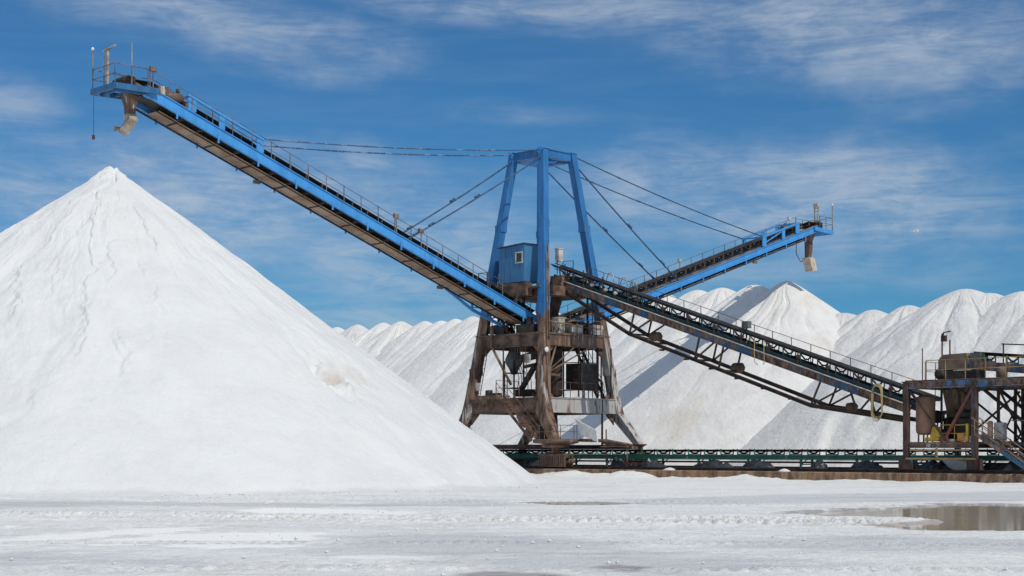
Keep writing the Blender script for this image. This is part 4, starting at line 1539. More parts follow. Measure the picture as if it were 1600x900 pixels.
    if sgn < 0:
        mb_.beam(H_(0.1, 36.05, zh), H_(0.1, 36.05, zh + 2.25), 0.13, 0.10, (1, 0, 0))
        mb_.beam(H_(0.5, 36.05, zh), H_(0.5, 36.05, zh + 2.1), 0.06, 0.06, (1, 0, 0))
        for k in range(7):
            mb_.beam(H_(0.1, 36.05, zh + 0.5 + k * 0.3), H_(0.5, 36.05, zh + 0.5 + k * 0.3), 0.04, 0.04)
        mb_.beam(H_(0.4, 36.15, zh + 2.2), H_(-0.4, 35.85, zh + 2.5), 0.16, 0.06)
        mb_.tube([H_(-1.2, 35.25, zh), H_(-1.2, 35.25, zh + 2.6)], 0.03, 6)
    else:
        for (a, b) in ((0.1, 35.15), (0.5, 35.15)):
            mb_.beam(H_(a, b, zh), H_(a, b, zh + 2.2), 0.08, 0.08, (1, 0, 0))
        for k in range(7):
            mb_.beam(H_(0.1, 35.15, zh + 0.4 + k * 0.28), H_(0.5, 35.15, zh + 0.4 + k * 0.28), 0.05, 0.05)
        mb_.box(H_(0.3, 35.15, zh + 2.35), (0.5, 0.35, 0.3))
    mb_.build('lamp_pole', M_NOZ, bm_)
    mb_ = MB()
    bc = H_(1.15, 36.40, zh + 2.35)
    mb_.lathe((bc[0], bc[1], bc[2]), [(0.04, 0), (0.08, 0.06), (0.09, 0.14), (0.04, 0.2)], 12)
    mb_.build('beacon', M_WHITE, bm_)
    # flood lamps along the rail
    for Q in ((13.0, 15.2, 33.8) if sgn < 0 else (17.5, 33.0)):
        mb_ = MB()
        a = P(-1.12, Q, 1.1)
        mb_.box((a[0], a[1], a[2]), (0.16, 0.36, 0.24))
        mb_.box((a[0], a[1] - 0.2, a[2] + 0.02), (0.2, 0.04, 0.28))
        mb_.beam((a[0], a[1], a[2] - 1.1), a, 0.05, 0.05, (1, 0, 0))
        mb_.build('flood_lamp', M_STEEL if sgn > 0 else M_ANGLE, bm_)
    mb_ = MB()
    for Q in (9.4, 25.0):
        mb_ = MB()
        a = P(0.95, Q, -1.02)
        mb_.box(a, (0.2, 0.45, 0.22))
        mb_.build('junction_box', M_ANGLE, bm_)
    # discharge chute
    mb_ = MB()

    def rect(c, Q, z, a, b, ta=0.0):
        ca, sa = math.cos(ta), math.sin(ta)
        return [H_(c + x, Q + y * ca, z + y * sa) for x, y in ((-a, -b), (a, -b), (a, b), (-a, b))]
    if sgn < 0:
        mb_.loft([rect(0, 34.65, zh - 0.05, 0.45, 0.4), rect(0, 34.65, zh - 0.8, 0.25, 0.25), rect(0, 34.65, zh - 1.5, 0.22, 0.22)])
        ch1 = mb_.build('discharge_chute', M_SALTY2, bm_)
        mb_ = MB()
        mb_.loft([rect(0, 34.65, zh - 1.25, 0.28, 0.27), rect(-0.05, 34.6, zh - 1.6, 0.29, 0.28), rect(0.1, 34.75, zh - 1.95, 0.26, 0.25, R(15)),
                  rect(0.28, 34.95, zh - 2.3, 0.24, 0.23, R(38))])
        mb_.hexa([H_(0.42, 34.95, zh - 2.28), H_(0.72, 35.0, zh - 2.2), H_(0.72, 35.3, zh - 2.2), H_(0.42, 35.25, zh - 2.28),
                  H_(0.42, 34.95, zh - 2.05), H_(0.64, 35.0, zh - 1.9), H_(0.64, 35.3, zh - 1.9), H_(0.42, 35.25, zh - 2.05)])
        mb_.build('nozzle', M_NOZ, bm_)
        mb_ = MB()
        mb_.tube([H_(1.1, 36.35, zh - 0.2), H_(1.12, 36.37, zh - 1.2), H_(1.12, 36.37, zh - 2.55)], 0.014, 5)
        mb_.box(H_(1.12, 36.37, zh - 2.65), (0.14, 0.12, 0.24))
        mb_.build('pendant_cable', M_RUSTD, bm_)
    else:
        mb_.loft([rect(0, 34.35, zh - 0.05, 0.5, 0.5), rect(0, 34.35, zh - 0.9, 0.26, 0.26), rect(0, 34.35, zh - 2.55, 0.24, 0.24)])
        mb_.tube([H_(-0.9, 33.75, zh - 0.1), H_(-0.9, 33.75, zh - 2.0), H_(-0.6, 33.95, zh - 2.7), H_(-0.2, 34.15, zh - 2.7)], 0.04, 5)
        mb_.build('discharge_chute', M_SALTY2, bm_)
        mb_ = MB()
        mb_.loft([rect(0.0, 34.30, zh - 2.4, 0.42, 0.40), rect(0.25, 34.40, zh - 3.6, 0.40, 0.34, R(10))])
        mb_.build('nozzle', simple('pale_tan_sheet', (0.42, 0.34, 0.25), (0.6, 0.52, 0.42), 0.7, 0, 2), bm_)
    return P, ztop


PL, ztL = make_boom(-1, 0.352, 11.75, 'long near boom rising over the big pile, underside in tan sheets', 0)
PR, ztR = make_boom(1, 0.328, 11.35, 'far boom rising to the right, black belt on top', 0)

# ---- stays
mb = MB()
h_ = hs(ZT)


def sag(a, b, s_, n_=9):
    a = Vector(a)
    b = Vector(b)
    return [a.lerp(b, k / (n_ - 1)) - Vector((0, 0, s_ * 4 * (k / (n_ - 1)) * (1 - k / (n_ - 1)))) for k in range(n_)]


for c in (-1.05, 1.05):
    for sgn, PP in ((-1, PL), (1, PR)):
        top = (h_ * (1 if sgn * c > 0 else -1), sgn * h_, ZT - 0.1)
        top2 = (h_ * (1 if sgn * c > 0 else -1), sgn * (h_ + 0.1), ZT - 0.55)
        mb = MB()
        pts = sag(top, PP(c, 25.9, 0.95), 0.25, 13)
        mb.tube(pts, 0.045, 6)
        for k in range(1, 40):       # couplings along the rod
            f_ = k / 40
            i0 = min(11, int(f_ * 12))
            q_ = Vector(pts[i0]).lerp(Vector(pts[i0 + 1]), f_ * 12 - i0)
            d_ = (Vector(pts[i0 + 1]) - Vector(pts[i0])).normalized() * 0.16
            if k % 9 == 0 or (sgn < 0 and c > 0 and random.random() < 0.6):
                mb.tube([q_ - d_, q_ + d_], 0.052 + 0.014 * random.random(), 6)
        mb.build('stay_rod', M_CABLEW if sgn < 0 else M_CABLE, ST)
        mb = MB()
        mb.tube(sag(top2, PP(c, 14.6 if sgn > 0 else 14.2, 0.0), 0.12, 9), 0.055, 6)
        e = Vector(PP(c, 14.6 if sgn > 0 else 14.2, 0.0))
        t2 = Vector(top2)
        dd = (t2 - e).normalized()
        for f_ in (0.6, 2.2, 7.0):
            mb.tube([e + dd * f_, e + dd * (f_ + 0.5)], 0.085, 6)
        mb.build('stay_rod', M_CABLE, ST)

# ------------------------------------------------------------------ inclined feed bridge between tower and transfer station
FB = thing('feed_conveyor', (30, 0, ZB), 'inclined rusty blue truss conveyor with handrail leading down from tower to transfer station', 'conveyor')


def zf(p):
    return 14.24 - 0.339 * (p - 2.4)


mb = MB()
for q in (-1.0, 1.0):
    mb.ibeam((3.0, q, zf(3.0) - 0.26), (31.2, q, zf(31.2) - 0.26), 0.2, 0.48, 0.04, 0.06)
    mb.ibeam((1.6, q, 14.1 - 0.36), (3.0, q, zf(3.0) - 0.36), 0.2, 0.66, 0.04, 0.06)
for p in np.arange(4, 31, 2.3):
    mb.beam((p, -0.95, zf(p) - 0.42), (p, 0.95, zf(p) - 0.42), 0.1, 0.14)
mb.build('side_beam', M_BRIDGE, FB)
mb = MB()
for q in (-1.0, 1.0):
    mb.beam((3.0, q, zf(3.0) + 0.02), (31.2, q, zf(31.2) + 0.02), 0.24, 0.04)
    mb.beam((1.6, q, 14.12), (3.0, q, zf(3.0) + 0.02), 0.24, 0.04)
mb.build('top_flange', M_STEEL, FB)
# under trusses
mb = MB()
for q in (-1.0, 1.0):
    zk1, zk2 = zf(9.3) - 2.0, zf(24.2) - 2.2
    mb.ibeam((3.3, q, zf(3.3) - 0.75), (9.3, q, zk1), 0.2, 0.24, 0.04, 0.05)
    mb.ibeam((9.3, q, zk1), (24.2, q, zk2), 0.2, 0.24, 0.04, 0.05)
    mb.ibeam((24.2, q, zk2), (30.9, q, zf(30.9) - 0.95), 0.2, 0.26, 0.04, 0.05)

    def zl(p):
        return zk1 + (zk2 - zk1) * (p - 9.3) / 14.9
    for pa, pb in ((9.3, 9.7), (9.3, 11.2), (15.0, 15.4), (15.0, 16.6), (17.0, 17.4), (24.2, 24.9), (24.2, 26.4), (27.6, 27.1), (27.6, 28.4)):
        za = zl(pa) if pa <= 24.2 else zk2 + (zf(30.9) - 0.95 - zk2) * (pa - 24.2) / 6.7
        mb.beam((pa, q, za), (pb, q, zf(pb) - 0.5), 0.1, 0.1, (0, 1, 0))
for p, z in ((9.3, zf(9.3) - 2.0), (11.4, zf(11.4) - 2.0), (15.1, zf(15.1) - 2.06), (17.4, zf(17.4) - 2.08), (24.2, zf(24.2) - 2.2)):
    mb.beam((p, -1.0, z), (p, 1.0, z), 0.12, 0.12)
mb.beam((9.3, -1, zf(9.3) - 2.0), (11.4, 1, zf(11.4) - 2.0), 0.08, 0.08)
for k in range(6):
    p = 12.2 + 2.1 * k
    mb.box((p, -1.0, zf(p) - 2.26), (0.3, 0.2, 0.12))
mb.build('under_truss', M_RUSTD, FB)
mb = MB()
mb.lathe((10.6, 0.2, zf(10.6) - 1.75), [(0.1, -0.5), (0.3, -0.3), (0.34, 0), (0.3, 0.4), (0.1, 0.6)], 12, 0, 'p')
mb.build('tension_weight', M_SALTY2, FB)
mb = MB()
mb.lathe((17.4, 0.6, zf(17.4) - 1.85), [(0.1, -0.5), (0.34, -0.35), (0.36, 0), (0.34, 0.3), (0.1, 0.5)], 14, 0, 'p')
mb.build('tension_weight', M_SALTY2, FB)
mb = MB()
mb.lathe((26.4, 0.2, zf(26.4) - 1.55), [(0.08, -0.4), (0.24, -0.3), (0.28, 0.2), (0.1, 0.4)], 12, 0, 'p')
mb.build('tension_weight', M_SALTY2, FB)
# belt, idlers, stringer
mb = MB()
for q in (-0.66, 0.66):
    mb.beam((1.8, q, zf(1.8) + 0.14), (31.8, q, zf(31.8) + 0.14), 0.08, 0.18)
M_TEAL = simple('dark_teal_steel', (0.008, 0.035, 0.045), (0.02, 0.055, 0.07), 0.6, 0, 1.2)
mb.build('stringer', M_TEAL, FB)
mb = MB()
prof = [(-0.6, 0.84), (-0.26, 0.68), (0.26, 0.68), (0.6, 0.84), (0.6, 0.91), (0.26, 0.75), (-0.26, 0.75), (-0.6, 0.91)]
mb.loft([[(p, a, zf(p) + b) for a, b in prof] for p in np.linspace(1.4, 32.4, 20)])
mb.loft([[(p, a, zf(p) + b) for a, b in ((-0.55, 0.0), (0.55, 0.0), (0.55, 0.03), (-0.55, 0.03))] for p in np.linspace(1.6, 32.4, 12)])
mb.build('belt', M_BELT, FB)
f_ = None
for k in range(23):
    p = 2.4 + k * 1.3
    if f_ is None:
        f_ = idler_mb(p, 0, zf(p) + 0.22, 1.34, True, hgt=0.52).build('idler', [M_TEAL, M_DARK], FB)
        pf_ = p
    else:
        o_ = dup(f_, FB, (p - pf_, 0, zf(p) - zf(pf_)))
# far handrail, near posts with brackets
mb = MB()
railing(mb, [(3.2, 1.5, zf(3.2) + 0.1), (31.4, 1.5, zf(31.4) + 0.1)], 1.15, 1.55)
mb.beam((3.2, 1.3, zf(3.2) + 0.05), (31.4, 1.3, zf(31.4) + 0.05), 0.5, 0.04)
mb.build('railing', M_RAIL, FB)
bp0 = None
for k in range(13):
    p = 3.4 + k * 2.2
    if bp0 is None:
        mb = MB()
        mb.beam((p, -0.95, zf(p)), (p, -0.95, zf(p) + 0.85), 0.07, 0.07, (1, 0, 0), 0)
        mb.box((p, -0.9, zf(p) + 0.55), (0.2, 0.2, 0.22))
        bp0 = mb.build('bracket_post', M_RUSTD, FB)
    else:
        dup(bp0, FB, (p - 3.4, 0, zf(p) - zf(3.4)))
mb = MB()
for p in (3.2, 5.0, 6.8):
    mb.beam((p, -1.0, zf(p)), (p, -1.0, zf(p) + 1.3), 0.06, 0.06, (1, 0, 0))
mb.beam((2.2, -1.0, zf(2.2) + 1.1), (7.0, -1.0, zf(7.0) + 1.1), 0.05, 0.05)
mb.beam((2.2, -1.0, zf(2.2) + 0.7), (7.0, -1.0, zf(7.0) + 0.7), 0.05, 0.05)
mb.build('head_railing', M_RUSTD, FB)
# clutter covering the first stretch: guards over the belt
for p in (5.4, 6.7, 7.6):
    mb = MB()
    mb.tube([(p, 1.0, zf(p) + 0.9), (p + 0.2, 1.0, zf(p) + 1.35), (p + 0.6, 1.0, zf(p) + 1.3), (p + 0.7, 1.0, zf(p) + 0.7)], 0.035, 5)
    mb.build('cable_loop', M_STEEL, FB)
    mb = MB()
    mb.lathe((p + 0.3, -0.9, zf(p) + 0.35), [(0.08, -0.15), (0.14, 0), (0.08, 0.15)], 10, 0, 'p')
    mb.build('pulley_wheel', M_STEEL, FB)
mb = MB()
mb.box((18.3, 0.3, zf(18.3) + 1.25), (0.5, 0.4, 0.45))
mb.beam((18.3, 0.3, zf(18.3) + 0.4), (18.3, 0.3, zf(18.3) + 1.1), 0.08, 0.08, (1, 0, 0))
mb.build('gauge_box', M_HOPG, FB)


def hose(p, z_top, drop, w_, label, coils=2):
    th = thing('hanging_hose', (p, -1.2, z_top - drop), label, 'hose')
    mb_ = MB()
    for c in range(coils):
        pts_ = []
        for k in range(15):
            an = math.pi * k / 14
            pts_.append((p - w_ / 2 * math.cos(an), -1.2 - 0.07 * c, z_top + 0.35 * math.sin(an) - 0.07 * c))
        lo = []
        for k in range(15):
            an = math.pi * k / 14
            lo.append((p + w_ / 2 * math.cos(an) * (1 + 0.08 * c), -1.2 - 0.07 * c, z_top - drop - (0.3 + 0.12 * c) * math.sin(an)))
        mb_.tube(pts_ + lo + [pts_[0]], 0.042 - 0.008 * c, 6, 0, False)
    mb_.build('loop', M_HOSE, th)


hose(29.1, zf(29.1) + 0.3, 1.35, 0.62, 'yellow hose coiled in a long loop over the lower end of the feed conveyor', 3)
mb = MB()
th = thing('hanging_hose', (20.3, -1.2, zf(20.3) - 1.0), 'thin yellow hose pair hanging over the middle of the feed conveyor beam', 'hose')
for s_ in (0.0, 0.75):
    mb.tube([(20.0 + s_, -0.9, zf(20) + 0.4), (20.0 + s_, -1.15, zf(20) + 0.6), (20.02 + s_, -1.2, zf(20) - 0.2), (20.05 + s_, -1.2, zf(20) - 0.75), (20.3 + s_ * 0.6, -1.2, zf(20) - 0.95)], 0.028, 6)
mb.tube([(19.3, -1.1, zf(19.3) + 0.3), (19.6, -1.1, zf(19.6) + 0.75), (20.0, -0.9, zf(20) + 0.4)], 0.025, 6)
mb.build('loop', M_HOSE, th)

# ------------------------------------------------------------------ transfer station
TS = thing('transfer_station', (34.9, -4.25, ZB), 'rusty blue transfer tower frame with deck, tank, hopper and brown hood at right', 'transfer tower')
zt_, zd_ = 5.75, 2.28
pA, pB = 32.85, 37.1
q0, q1 = -4.2, 1.6
for p in (pA, pB):
    for q in (q0, q1):
        mb = MB()
        mb.ibeam((p, q, ZB + 0.25), (p, q, zt_), 0.3, 0.3) if False else mb.beam((p, q, ZB + 0.2), (p, q, zt_), 0.30, 0.30, (1, 0, 0))
        mb.box((p, q, ZB + 0.5), (0.75, 0.5, 0.6))
        mb.box((p, q, zt_ - 0.02), (0.42, 0.42, 0.06))
        mb.build('leg', M_RUSTB, TS)
mb = MB()
for q in (q0, q1):
    mb.ibeam((pA + 0.16, q, zt_ - 0.2), (pB - 0.16, q, zt_ - 0.2), 0.24, 0.38)
    mb.ibeam((pB + 0.16, q, zt_ - 0.2), (pB + 10, q, zt_ - 0.2), 0.24, 0.38)
for p in (pA, pB):
    mb.ibeam((p, q0 + 0.16, zt_ - 0.2), (p, q1 - 0.16, zt_ - 0.2), 0.24, 0.34)
for p in (pA + 1.4, pA + 2.8, pB + 2.0, pB + 4.0):
    mb.beam((p, q0, zt_ - 0.35), (p, q1, zt_ - 0.35), 0.1, 0.2)
mb.build('top_frame', M_STATION, TS)
mb = MB()
mb.box(((pA + pB) / 2 + 2.5, (q0 + q1) / 2, zt_ + 0.05), (9.4, q1 - q0 + 0.1, 0.06))
mb.build('top_deck', M_RUST, TS)
mb = MB()
railing(mb, [(pA + 0.5, q1, zt_ + 0.08), (pA + 0.5, q0 + 1.2, zt_ + 0.08), (pA + 1.2, q0 + 0.1, zt_ + 0.08), (pB + 3.0, q0 + 0.1, zt_ + 0.08), (pB + 9, q0 + 0.1, zt_ + 0.08)], 1.1, 1.3, 0.02)
mb.build('railing', M_RAILB, TS)
# deck with beams
mb = MB()
mb.box(((pA + pB) / 2, (q0 + q1) / 2, zd_), (pB - pA - 0.2, q1 - q0, 0.08))
for q in (q0, q1):
    mb.ibeam((pA + 0.16, q, zd_ - 0.16), (pB - 0.16, q, zd_ - 0.16), 0.2, 0.3)
mb.build('deck', M_SALTY2, TS)
mb = MB()
mb.beam((pA + 0.2, q0 - 0.02, zd_ - 0.42), (pB - 0.3, q0 - 0.02, zd_ - 0.42), 0.08, 0.1)
mb.beam((pA + 0.1, q0 - 0.25, 1.38), (pB + 0.2, q0 - 0.25, 1.38), 0.08, 0.1)
mb.beam((pA + 2.05, q0 - 0.25, 1.4), (pA + 2.05, q0 - 0.25, 2.0), 0.1, 0.1, (1, 0, 0))
mb.build('guard_rail', M_RAILB, TS)
# diagonal braces
mb = MB()
mb.beam((pA + 0.2, q0 + 0.02, zt_ - 0.5), (pA + 2.5, q0 + 0.02, zd_ + 0.1), 0.10, 0.12, (0, 1, 0))
mb.build('brace', M_RUSTD, TS)
mb = MB()
mb.beam((pB - 0.2, q0 + 0.12, zt_ - 0.5), (pA + 2.3, q0 + 0.12, zd_ + 0.1), 0.16, 0.16, (0, 1, 0))
mb.box((pA + 2.3, q0 + 0.1, zd_ + 0.2), (0.5, 0.2, 0.3))
mb.build('brace', simple('red_brown_paint', (0.13, 0.04, 0.035), (0.20, 0.07, 0.055), 0.7, 0, 2), TS)
# tank
mb = MB()
tc = (pA + 0.72, q0 + 0.85, zd_)
mb.lathe(tc, [(0.3, 0.45), (0.5, 0.55), (0.54, 0.7), (0.54, 2.5), (0.5, 2.62), (0.2, 2.72)], 24)
for k in range(4):
    an = R(45 + 90 * k)
    mb.beam((tc[0] + .4 * math.cos(an), tc[1] + .4 * math.sin(an), zd_), (tc[0] + .4 * math.cos(an), tc[1] + .4 * math.sin(an), zd_ + 0.7), 0.07, 0.07, (1, 0, 0))
mb.build('tank', M_TANK, TS)
mb = MB()
mb.box((pA + 1.6, q0 + 0.45, zd_ + 0.18), (1.1, 0.5, 0.22))
mb.hexa([(pA + 1.3, q0 + 0.3, zd_ + 0.3), (pA + 1.95, q0 + 0.3, zd_ + 0.3), (pA + 1.95, q0 + 0.6, zd_ + 0.3), (pA + 1.3, q0 + 0.6, zd_ + 0.3),
         (pA + 1.45, q0 + 0.35, zd_ + 0.9), (pA + 1.8, q0 + 0.35, zd_ + 0.9), (pA + 1.8, q0 + 0.55, zd_ + 0.9), (pA + 1.45, q0 + 0.55, zd_ + 0.9)])
mb.build('compressor_base', M_YEL, TS)
mb = MB()
railing(mb, [(pA + 2.0, q0 + 0.25, zd_ + 0.05), (pB - 0.5, q0 + 0.25, zd_ + 0.05)], 0.95, 1.1, 0.03)
mb.beam((pB - 0.55, q0 + 0.2, zd_), (pB - 0.55, q0 + 0.2, zd_ + 1.05), 0.14, 0.14, (1, 0, 0))
mb.build('yellow_railing', M_YEL, TS)
MB().box((pA + 3.2, q0 + 0.5, zd_ + 0.3), (0.4, 0.35, 0.45)).build('orange_box', M_ORANGE, TS)
# chute hopper and machinery
mb = MB()
hp = pA + 1.5


def rq(cp, cq, z, a, b):
    return [(cp - a, cq - b, z), (cp + a, cq - b, z), (cp + a, cq + b, z), (cp - a, cq + b, z)]


mb.loft([rq(hp + 0.2, -1.2, zt_ - 0.4, 0.75, 0.7), rq(hp + 0.25, -1.2, zt_ - 1.7, 0.6, 0.55), rq(hp + 0.25, -1.2, zd_ + 1.1, 0.5, 0.5)])
mb.build('chute_hopper', M_HOOD, TS)
mb = MB()
mb.box((hp + 0.3, -1.4, zd_ + 0.75), (1.5, 1.1, 1.3))
mb.beam((hp - 0.4, -1.4, zd_ + 1.4), (hp + 1.2, -1.4, zd_ + 1.4), 0.9, 0.12)
mb.build('gearbox', M_DARK, TS)
mb = MB()
mb.lathe((hp - 0.7, -2.2, zd_ + 1.5), [(0.1, -0.3), (0.36, -0.25), (0.38, 0), (0.36, 0.25), (0.1, 0.3)], 16, 0, 'q')
mb.build('drive_pulley', M_DARK, TS)
mb = MB()
mb.lathe((hp - 0.3, -2.4, zd_ + 0.5), [(0.26, -0.5), (0.3, -0.4), (0.3, 0.4), (0.16, 0.5)], 14, 0, 'p')
mb.build('electric_motor', M_DARK, TS)
mb = MB()
for k in range(4):
    x = hp - 0.9 + 0.3 * k
    mb.tube([(x, -2.4, zd_ + 0.1), (x + 0.05, -2.4, zd_ + 1.2 + 0.2 * k), (x + 0.5, -2.2, zd_ + 1.6 + 0.1 * k)], 0.05, 6)
mb.build('pipework', M_ANGLE, TS)
# hood on top: slanted sheet box with grey flap, and dark frame below
mb = MB()
hx = pA + 0.75
mb.loft([[(hx, q, zt_ + 0.75), (hx + 1.9, q, zt_ + 0.75), (hx + 1.9, q, zt_ + 1.25), (hx + 1.75, q, zt_ + 1.65), (hx + 0.25, q, zt_ + 1.6), (hx, q, zt_ + 1.3)] for q in (-2.0, -0.9)])
hd = mb.build('hood', M_HOOD, TS)
mb = MB()
mb.box((hx + 2.25, -1.4, zt_ + 1.4), (0.6, 1.0, 0.5))
mb.build('grey_flap', M_HOPG, hd)
mb = MB()
mb.box((hx + 1.2, -1.4, zt_ + 0.42), (2.2, 1.2, 0.5))
mb.lathe((hx + 0.1, -1.4, zt_ + 0.5), [(0.1, -0.7), (0.32, -0.65), (0.32, 0.65), (0.1, 0.7)], 16, 0, 'q')
mb.build('head_drum', M_DARK, TS)
# lamp pole
mb = MB()
lx, lq = pA + 0.55, -1.2
for o_ in (0, 0.5):
    mb.tube([(lx + o_, lq, zt_ + 0.08), (lx + o_, lq, zt_ + (2.9 if o_ == 0 else 2.5))], 0.045, 6)
mb.tube([(lx, lq, zt_ + 2.5), (lx + 0.1, lq, zt_ + 2.95), (lx + 0.55, lq, zt_ + 3.0)], 0.045, 6)
mb.box((lx + 0.12, lq, zt_ + 2.6), (0.3, 0.2, 0.35))
mb.tube([(lx - 0.7, lq - 1, zt_ + 0.08), (lx - 0.7, lq - 1, zt_ + 2.0)], 0.03, 6)
mb.build('lamp_pole', M_RUSTD, TS)
mb = MB()
for (p, q) in ((pA + 2.6, -2.9), (pA + 3.3, -2.6), (pA + 0.4, -1.0)):
    mb.beam((p, q, zd_), (p, q, zt_ - 0.3), 0.1, 0.1, (1, 0, 0))
mb.beam((pA + 0.4, -1.0, zd_ + 1.8), (pA + 3.3, -2.6, zd_ + 1.8), 0.1, 0.16)
mb.beam((pA + 2.6, -2.9, zt_ - 0.4), (pB - 0.2, q1, zd_ + 0.2), 0.09, 0.09, (0, 1, 0))
mb.beam((pA + 0.3, q1, zd_ + 0.1), (pB - 0.3, q1, zt_ - 0.5), 0.1, 0.1, (0, 1, 0))
mb.build('inner_frame', M_RUSTD, TS)
mb = MB()
mb.box((pA + 2.9, -2.7, zd_ + 0.8), (0.9, 0.7, 1.1))
mb.lathe((pA + 2.9, -3.0, zd_ + 1.6), [(0.2, -0.4), (0.24, -0.3), (0.24, 0.3), (0.12, 0.4)], 12, 0, 'p')
mb.build('pump_unit', M_DARK, TS)
mb = MB()
for k in range(5):
    mb.tube([(pA + 2.2 + 0.4 * k, q0 + 0.3, zt_ - 0.4), (pA + 2.3 + 0.4 * k, q0 + 0.35, zt_ - 1.0 - 0.2 * (k % 3)), (pA + 2.7 + 0.35 * k, q0 + 0.3, zt_ - 0.4)], 0.022, 5)
mb.build('hanging_cable', M_RUSTD, TS)
mb = MB()
mb.box((pB - 0.8, q0 + 0.6, zd_ + 0.22), (0.6, 0.4, 0.32))
mb.box((pA + 2.6, q0 + 0.4, zd_ + 0.12), (0.5, 0.3, 0.16))
mb.build('spilled_salt', M_SALT2, TS)
mb = MB()
mb.lathe((pA + 4.7, -2.0, zt_ + 0.08), [(0.3, 0), (0.32, 0.6), (0.2, 0.7)], 14)
mb.build('deck_bin', M_HOOD, TS)
# stair at right, blue stringers and tan rails
mb = MB()
stairs(mb, (pB + 4.0, q0 - 0.9, ZB + 0.1), (pB + 0.7, q0 - 0.9, zd_ + 0.5), 0.8, (0, 1, 0), rail=False)
sr = mb.build('stair', M_BRIDGE, TS)
mb = MB()
for s_ in (-0.42, 0.42):
    mb.tube([(pB + 4.0, q0 - 0.9 + s_, ZB + 0.75), (pB + 0.5, q0 - 0.9 + s_, zd_ + 1.35)], 0.028, 6)
    mb.tube([(pB + 4.0, q0 - 0.9 + s_, ZB + 0.35), (pB + 0.5, q0 - 0.9 + s_, zd_ + 0.95)], 0.022, 6)
    for k in range(3):
        a = Vector((pB + 4.0, q0 - 0.9 + s_, ZB + 0.1)).lerp(Vector((pB + 0.7, q0 - 0.9 + s_, zd_ + 0.5)), k / 2)
        mb.beam(a, a + Vector((0, 0, 0.75)), 0.05, 0.05, (1, 0, 0))
mb.build('railing', M_ANGLE, sr)

# tripper truss and belt ramp behind, running out of the picture
TR = thing('tripper_conveyor', (44, -0.5, ZB), 'dark cross-braced truss carrying a sloping belt, running off at the right edge', 'conveyor')
mb = MB()


def zr(p):
    return 6.9 - 0.10 * (p - 37)


for q in (-2.0, 0.0):
    mb.beam((pB - 1.5, q, zr(pB - 1.5) - 0.35), (pB + 14, q, zr(pB + 14) - 0.35), 0.14, 0.5)
    mb.beam((pB, q, 2.2), (pB + 14, q, 2.2), 0.14, 0.2)
mb.build('side_beam', M_BRIDGE, TR)
for q in (-2.0, 0.0):
    mb = MB()
    for k in range(6):
        p = pB + 0.25 + k * 1.65
        zz_ = zt_ - 0.4
        mb.beam((p, q, 2.2), (p, q, zz_), 0.14, 0.14, (1, 0, 0))
        if k % 2 == 0:
            mb.beam((p, q, zz_), (p + 1.65, q, 2.2), 0.1, 0.1, (0, 1, 0))
            mb.beam((p, q, zz_), (p - 1.9, q, 2.3), 0.1, 0.1, (0, 1, 0)) if False else None
            mb.beam((p, q, 2.2), (p + 1.65, q, zz_), 0.08, 0.08, (0, 1, 0))
        else:
            mb.beam((p, q, 2.2), (p + 1.65, q, zz_), 0.1, 0.1, (0, 1, 0))
            mb.beam((p, q, zz_), (p + 0.8, q, 3.9), 0.08, 0.08, (0, 1, 0))
    mb.beam((pB - 0.6, q, zt_ - 0.5), (pB + 3.2, q, 2.3), 0.16, 0.16, (0, 1, 0))
    mb.build('truss', M_RUSTD, TR)
    for p in (pB + 1.6, pB + 6.0, pB + 12.6):
        mb = MB()
        mb.beam((p, q, ZB), (p, q, 2.09), 0.16, 0.16, (1, 0, 0))
        mb.box((p, q, ZB + 0.03), (0.4, 0.3, 0.05))
        mb.build('support_post', M_RUSTD, TR)
mb = MB()
prof = [(-1.6, 0.42), (-1.26, 0.26), (-0.74, 0.26), (-0.4, 0.42), (-0.4, 0.45), (-0.74, 0.30), (-1.26, 0.30), (-1.6, 0.45)]
mb.loft([[(p, a, zr(p) + b) for a, b in prof] for p in np.linspace(pB - 1.5, pB + 14, 10)])
mb.build('belt', M_BELT, TR)
f_ = None
for k in range(10):
    p = pB - 0.8 + k * 1.4
    if f_ is None:
        f_ = idler_mb(p, -1.0, zr(p) - 0.1, 1.3, True, hgt=0.36).build('idler', [M_GREEN, M_DARK], TR)
        pf_ = p
    else:
        dup(f_, TR, (p - pf_, 0, zr(p) - zr(pf_)))
mb = MB()
mb.tube([(pB + 0.5, -2.1, zr(pB) + 0.9), (pB + 13, -2.1, zr(pB + 13) + 1.2)], 0.04, 6)
for k in range(8):
    p = pB + 0.6 + k * 1.7
    mb.beam((p, -2.1, zr(p) - 0.1), (p, -2.1, zr(p) + 1.0), 0.06, 0.06, (1, 0, 0))
mb.build('railing', M_RUSTD, TR)
mb = MB()
mb.beam((pB + 1.2, -2.3, 3.5), (pB + 9, -2.3, 3.5), 0.05, 0.06)
for k in range(5):
    mb.beam((pB + 3.0 + 1.5 * k, -2.3, 2.3), (pB + 3.0 + 1.5 * k, -2.3, 3.5), 0.05, 0.05, (1, 0, 0))
mb.build('guard_rail', M_RAIL, TR)

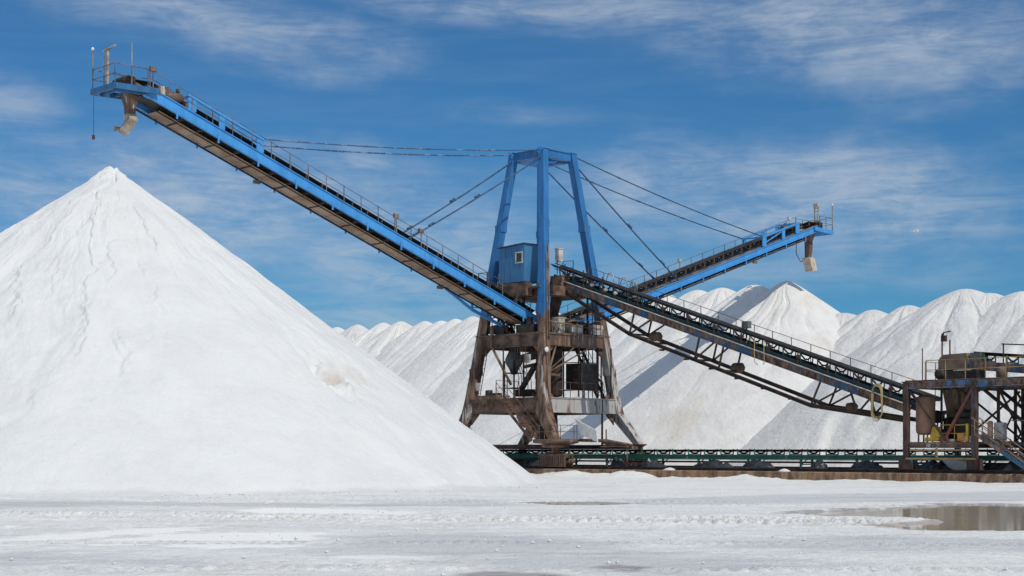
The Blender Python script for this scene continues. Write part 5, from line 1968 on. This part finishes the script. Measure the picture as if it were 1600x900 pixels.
# drum held on the deck right of the station
dr = thing('drum', (pB + 1.2, q0 + 1.2, zd_ + 0.1), 'pale drum with orange band standing behind the stair of the transfer tower', 'drum')
mb = MB()
mb.box((pB + 1.0, q0 + 1.0, zd_ + 0.02), (1.6, 1.2, 0.1), 2)
mb.lathe((pB + 1.05, q0 + 0.9, zd_ + 0.1), [(0.34, 0), (0.34, 0.28), (0.36, 0.3), (0.34, 0.32), (0.34, 0.65), (0.36, 0.67), (0.34, 0.7), (0.34, 0.98), (0.3, 1.0)], 22)
mb.build('shell', [M_STEEL, M_ORANGE, M_RUST], dr)
mb = MB()
mb.lathe((pB + 0.5, q0 + 0.8, zd_ + 0.1), [(0.15, 0), (0.15, 1.05), (0.08, 1.1)], 12)
mb.build('orange_cylinder', simple('faded_orange', (0.5, 0.2, 0.1), (0.7, 0.5, 0.4), 0.6, 0, 3), dr)

# loose white sheet caught on the wall below the station
th = thing('white_sheet', (34.8, -2.2, ZB), 'crumpled white plastic sheet lying on the wall below the transfer tower', 'plastic sheet')
mb = MB()
pts = [(33.9, 1.32), (34.6, 1.3), (35.3, 1.28), (35.8, 1.05), (35.3, 0.68), (34.9, 0.62), (34.4, 0.85)]
mb.prism([(a, -2.2 + 0.12 * (i % 2), b) for i, (a, b) in enumerate(pts)], (0.05, 0.3, -0.05))
mb.build('sheet', M_WHITE, th)
# small salt heaps spilled on top of the wall bed
for i, (p, q, s_) in enumerate(((15.6, -4.3, 0.9), (24.6, -4.4, 0.75), (22.6, -2.6, 1.2))):
    th = thing('salt_heap', (p, q, ZB), ['small white salt heap on the wall edge right of the tower', 'small white salt heap on the wall edge nearer the transfer tower',
                                         'flat white salt heap on the bed among the black bundles'][i], 'salt heap')
    mb = MB()
    mb.lathe((p, q, ZB - 0.02), [(0.62 * s_, 0), (0.45 * s_, 0.08), (0.25 * s_, 0.15), (0.05, 0.19)], 14)
    mb.build('heap', M_SALT, th)

# ------------------------------------------------------------------ gull gliding right of the far boom
gb = bpy.data.objects.new('gull', None)
Yg = 150.0
gb.location = ((1431 - 800) / F * Yg, Yg, EYE + (HZ - 361.5) / F * Yg)
COL.objects.link(gb)
gb['_org'] = [0, 0, 0]
tag(gb, 'small white gull gliding in the sky right of the far boom', 'bird')
mb = MB()
mb.tube([(-0.3, 0, 0), (-0.2, 0, 0.01), (0, 0, 0.0), (0.18, 0, 0.02), (0.26, 0, 0.05), (0.33, 0, 0.04)], [0.01, 0.05, 0.085, 0.06, 0.045, 0.01], 10)
mb.prism([(-0.28, -0.01, 0.0), (-0.45, -0.1, 0.0), (-0.45, 0.1, 0.0)], (0, 0, 0.01))
for s_ in (-1, 1):
    mb.loft([[(0.12, s_ * 0.05, 0.02), (-0.10, s_ * 0.05, 0.02), (-0.10, s_ * 0.05, 0.04), (0.12, s_ * 0.05, 0.05)],
             [(0.14, s_ * 0.35, 0.14), (-0.06, s_ * 0.35, 0.14), (-0.06, s_ * 0.35, 0.15), (0.14, s_ * 0.35, 0.16)],
             [(-0.05, s_ * 0.72, 0.06), (-0.10, s_ * 0.72, 0.06), (-0.10, s_ * 0.72, 0.065), (-0.05, s_ * 0.72, 0.068)]])
gd = mb.build('body', M_WHITE, gb)

for o in list(bpy.data.objects):
    if '_org' in o:
        del o['_org']
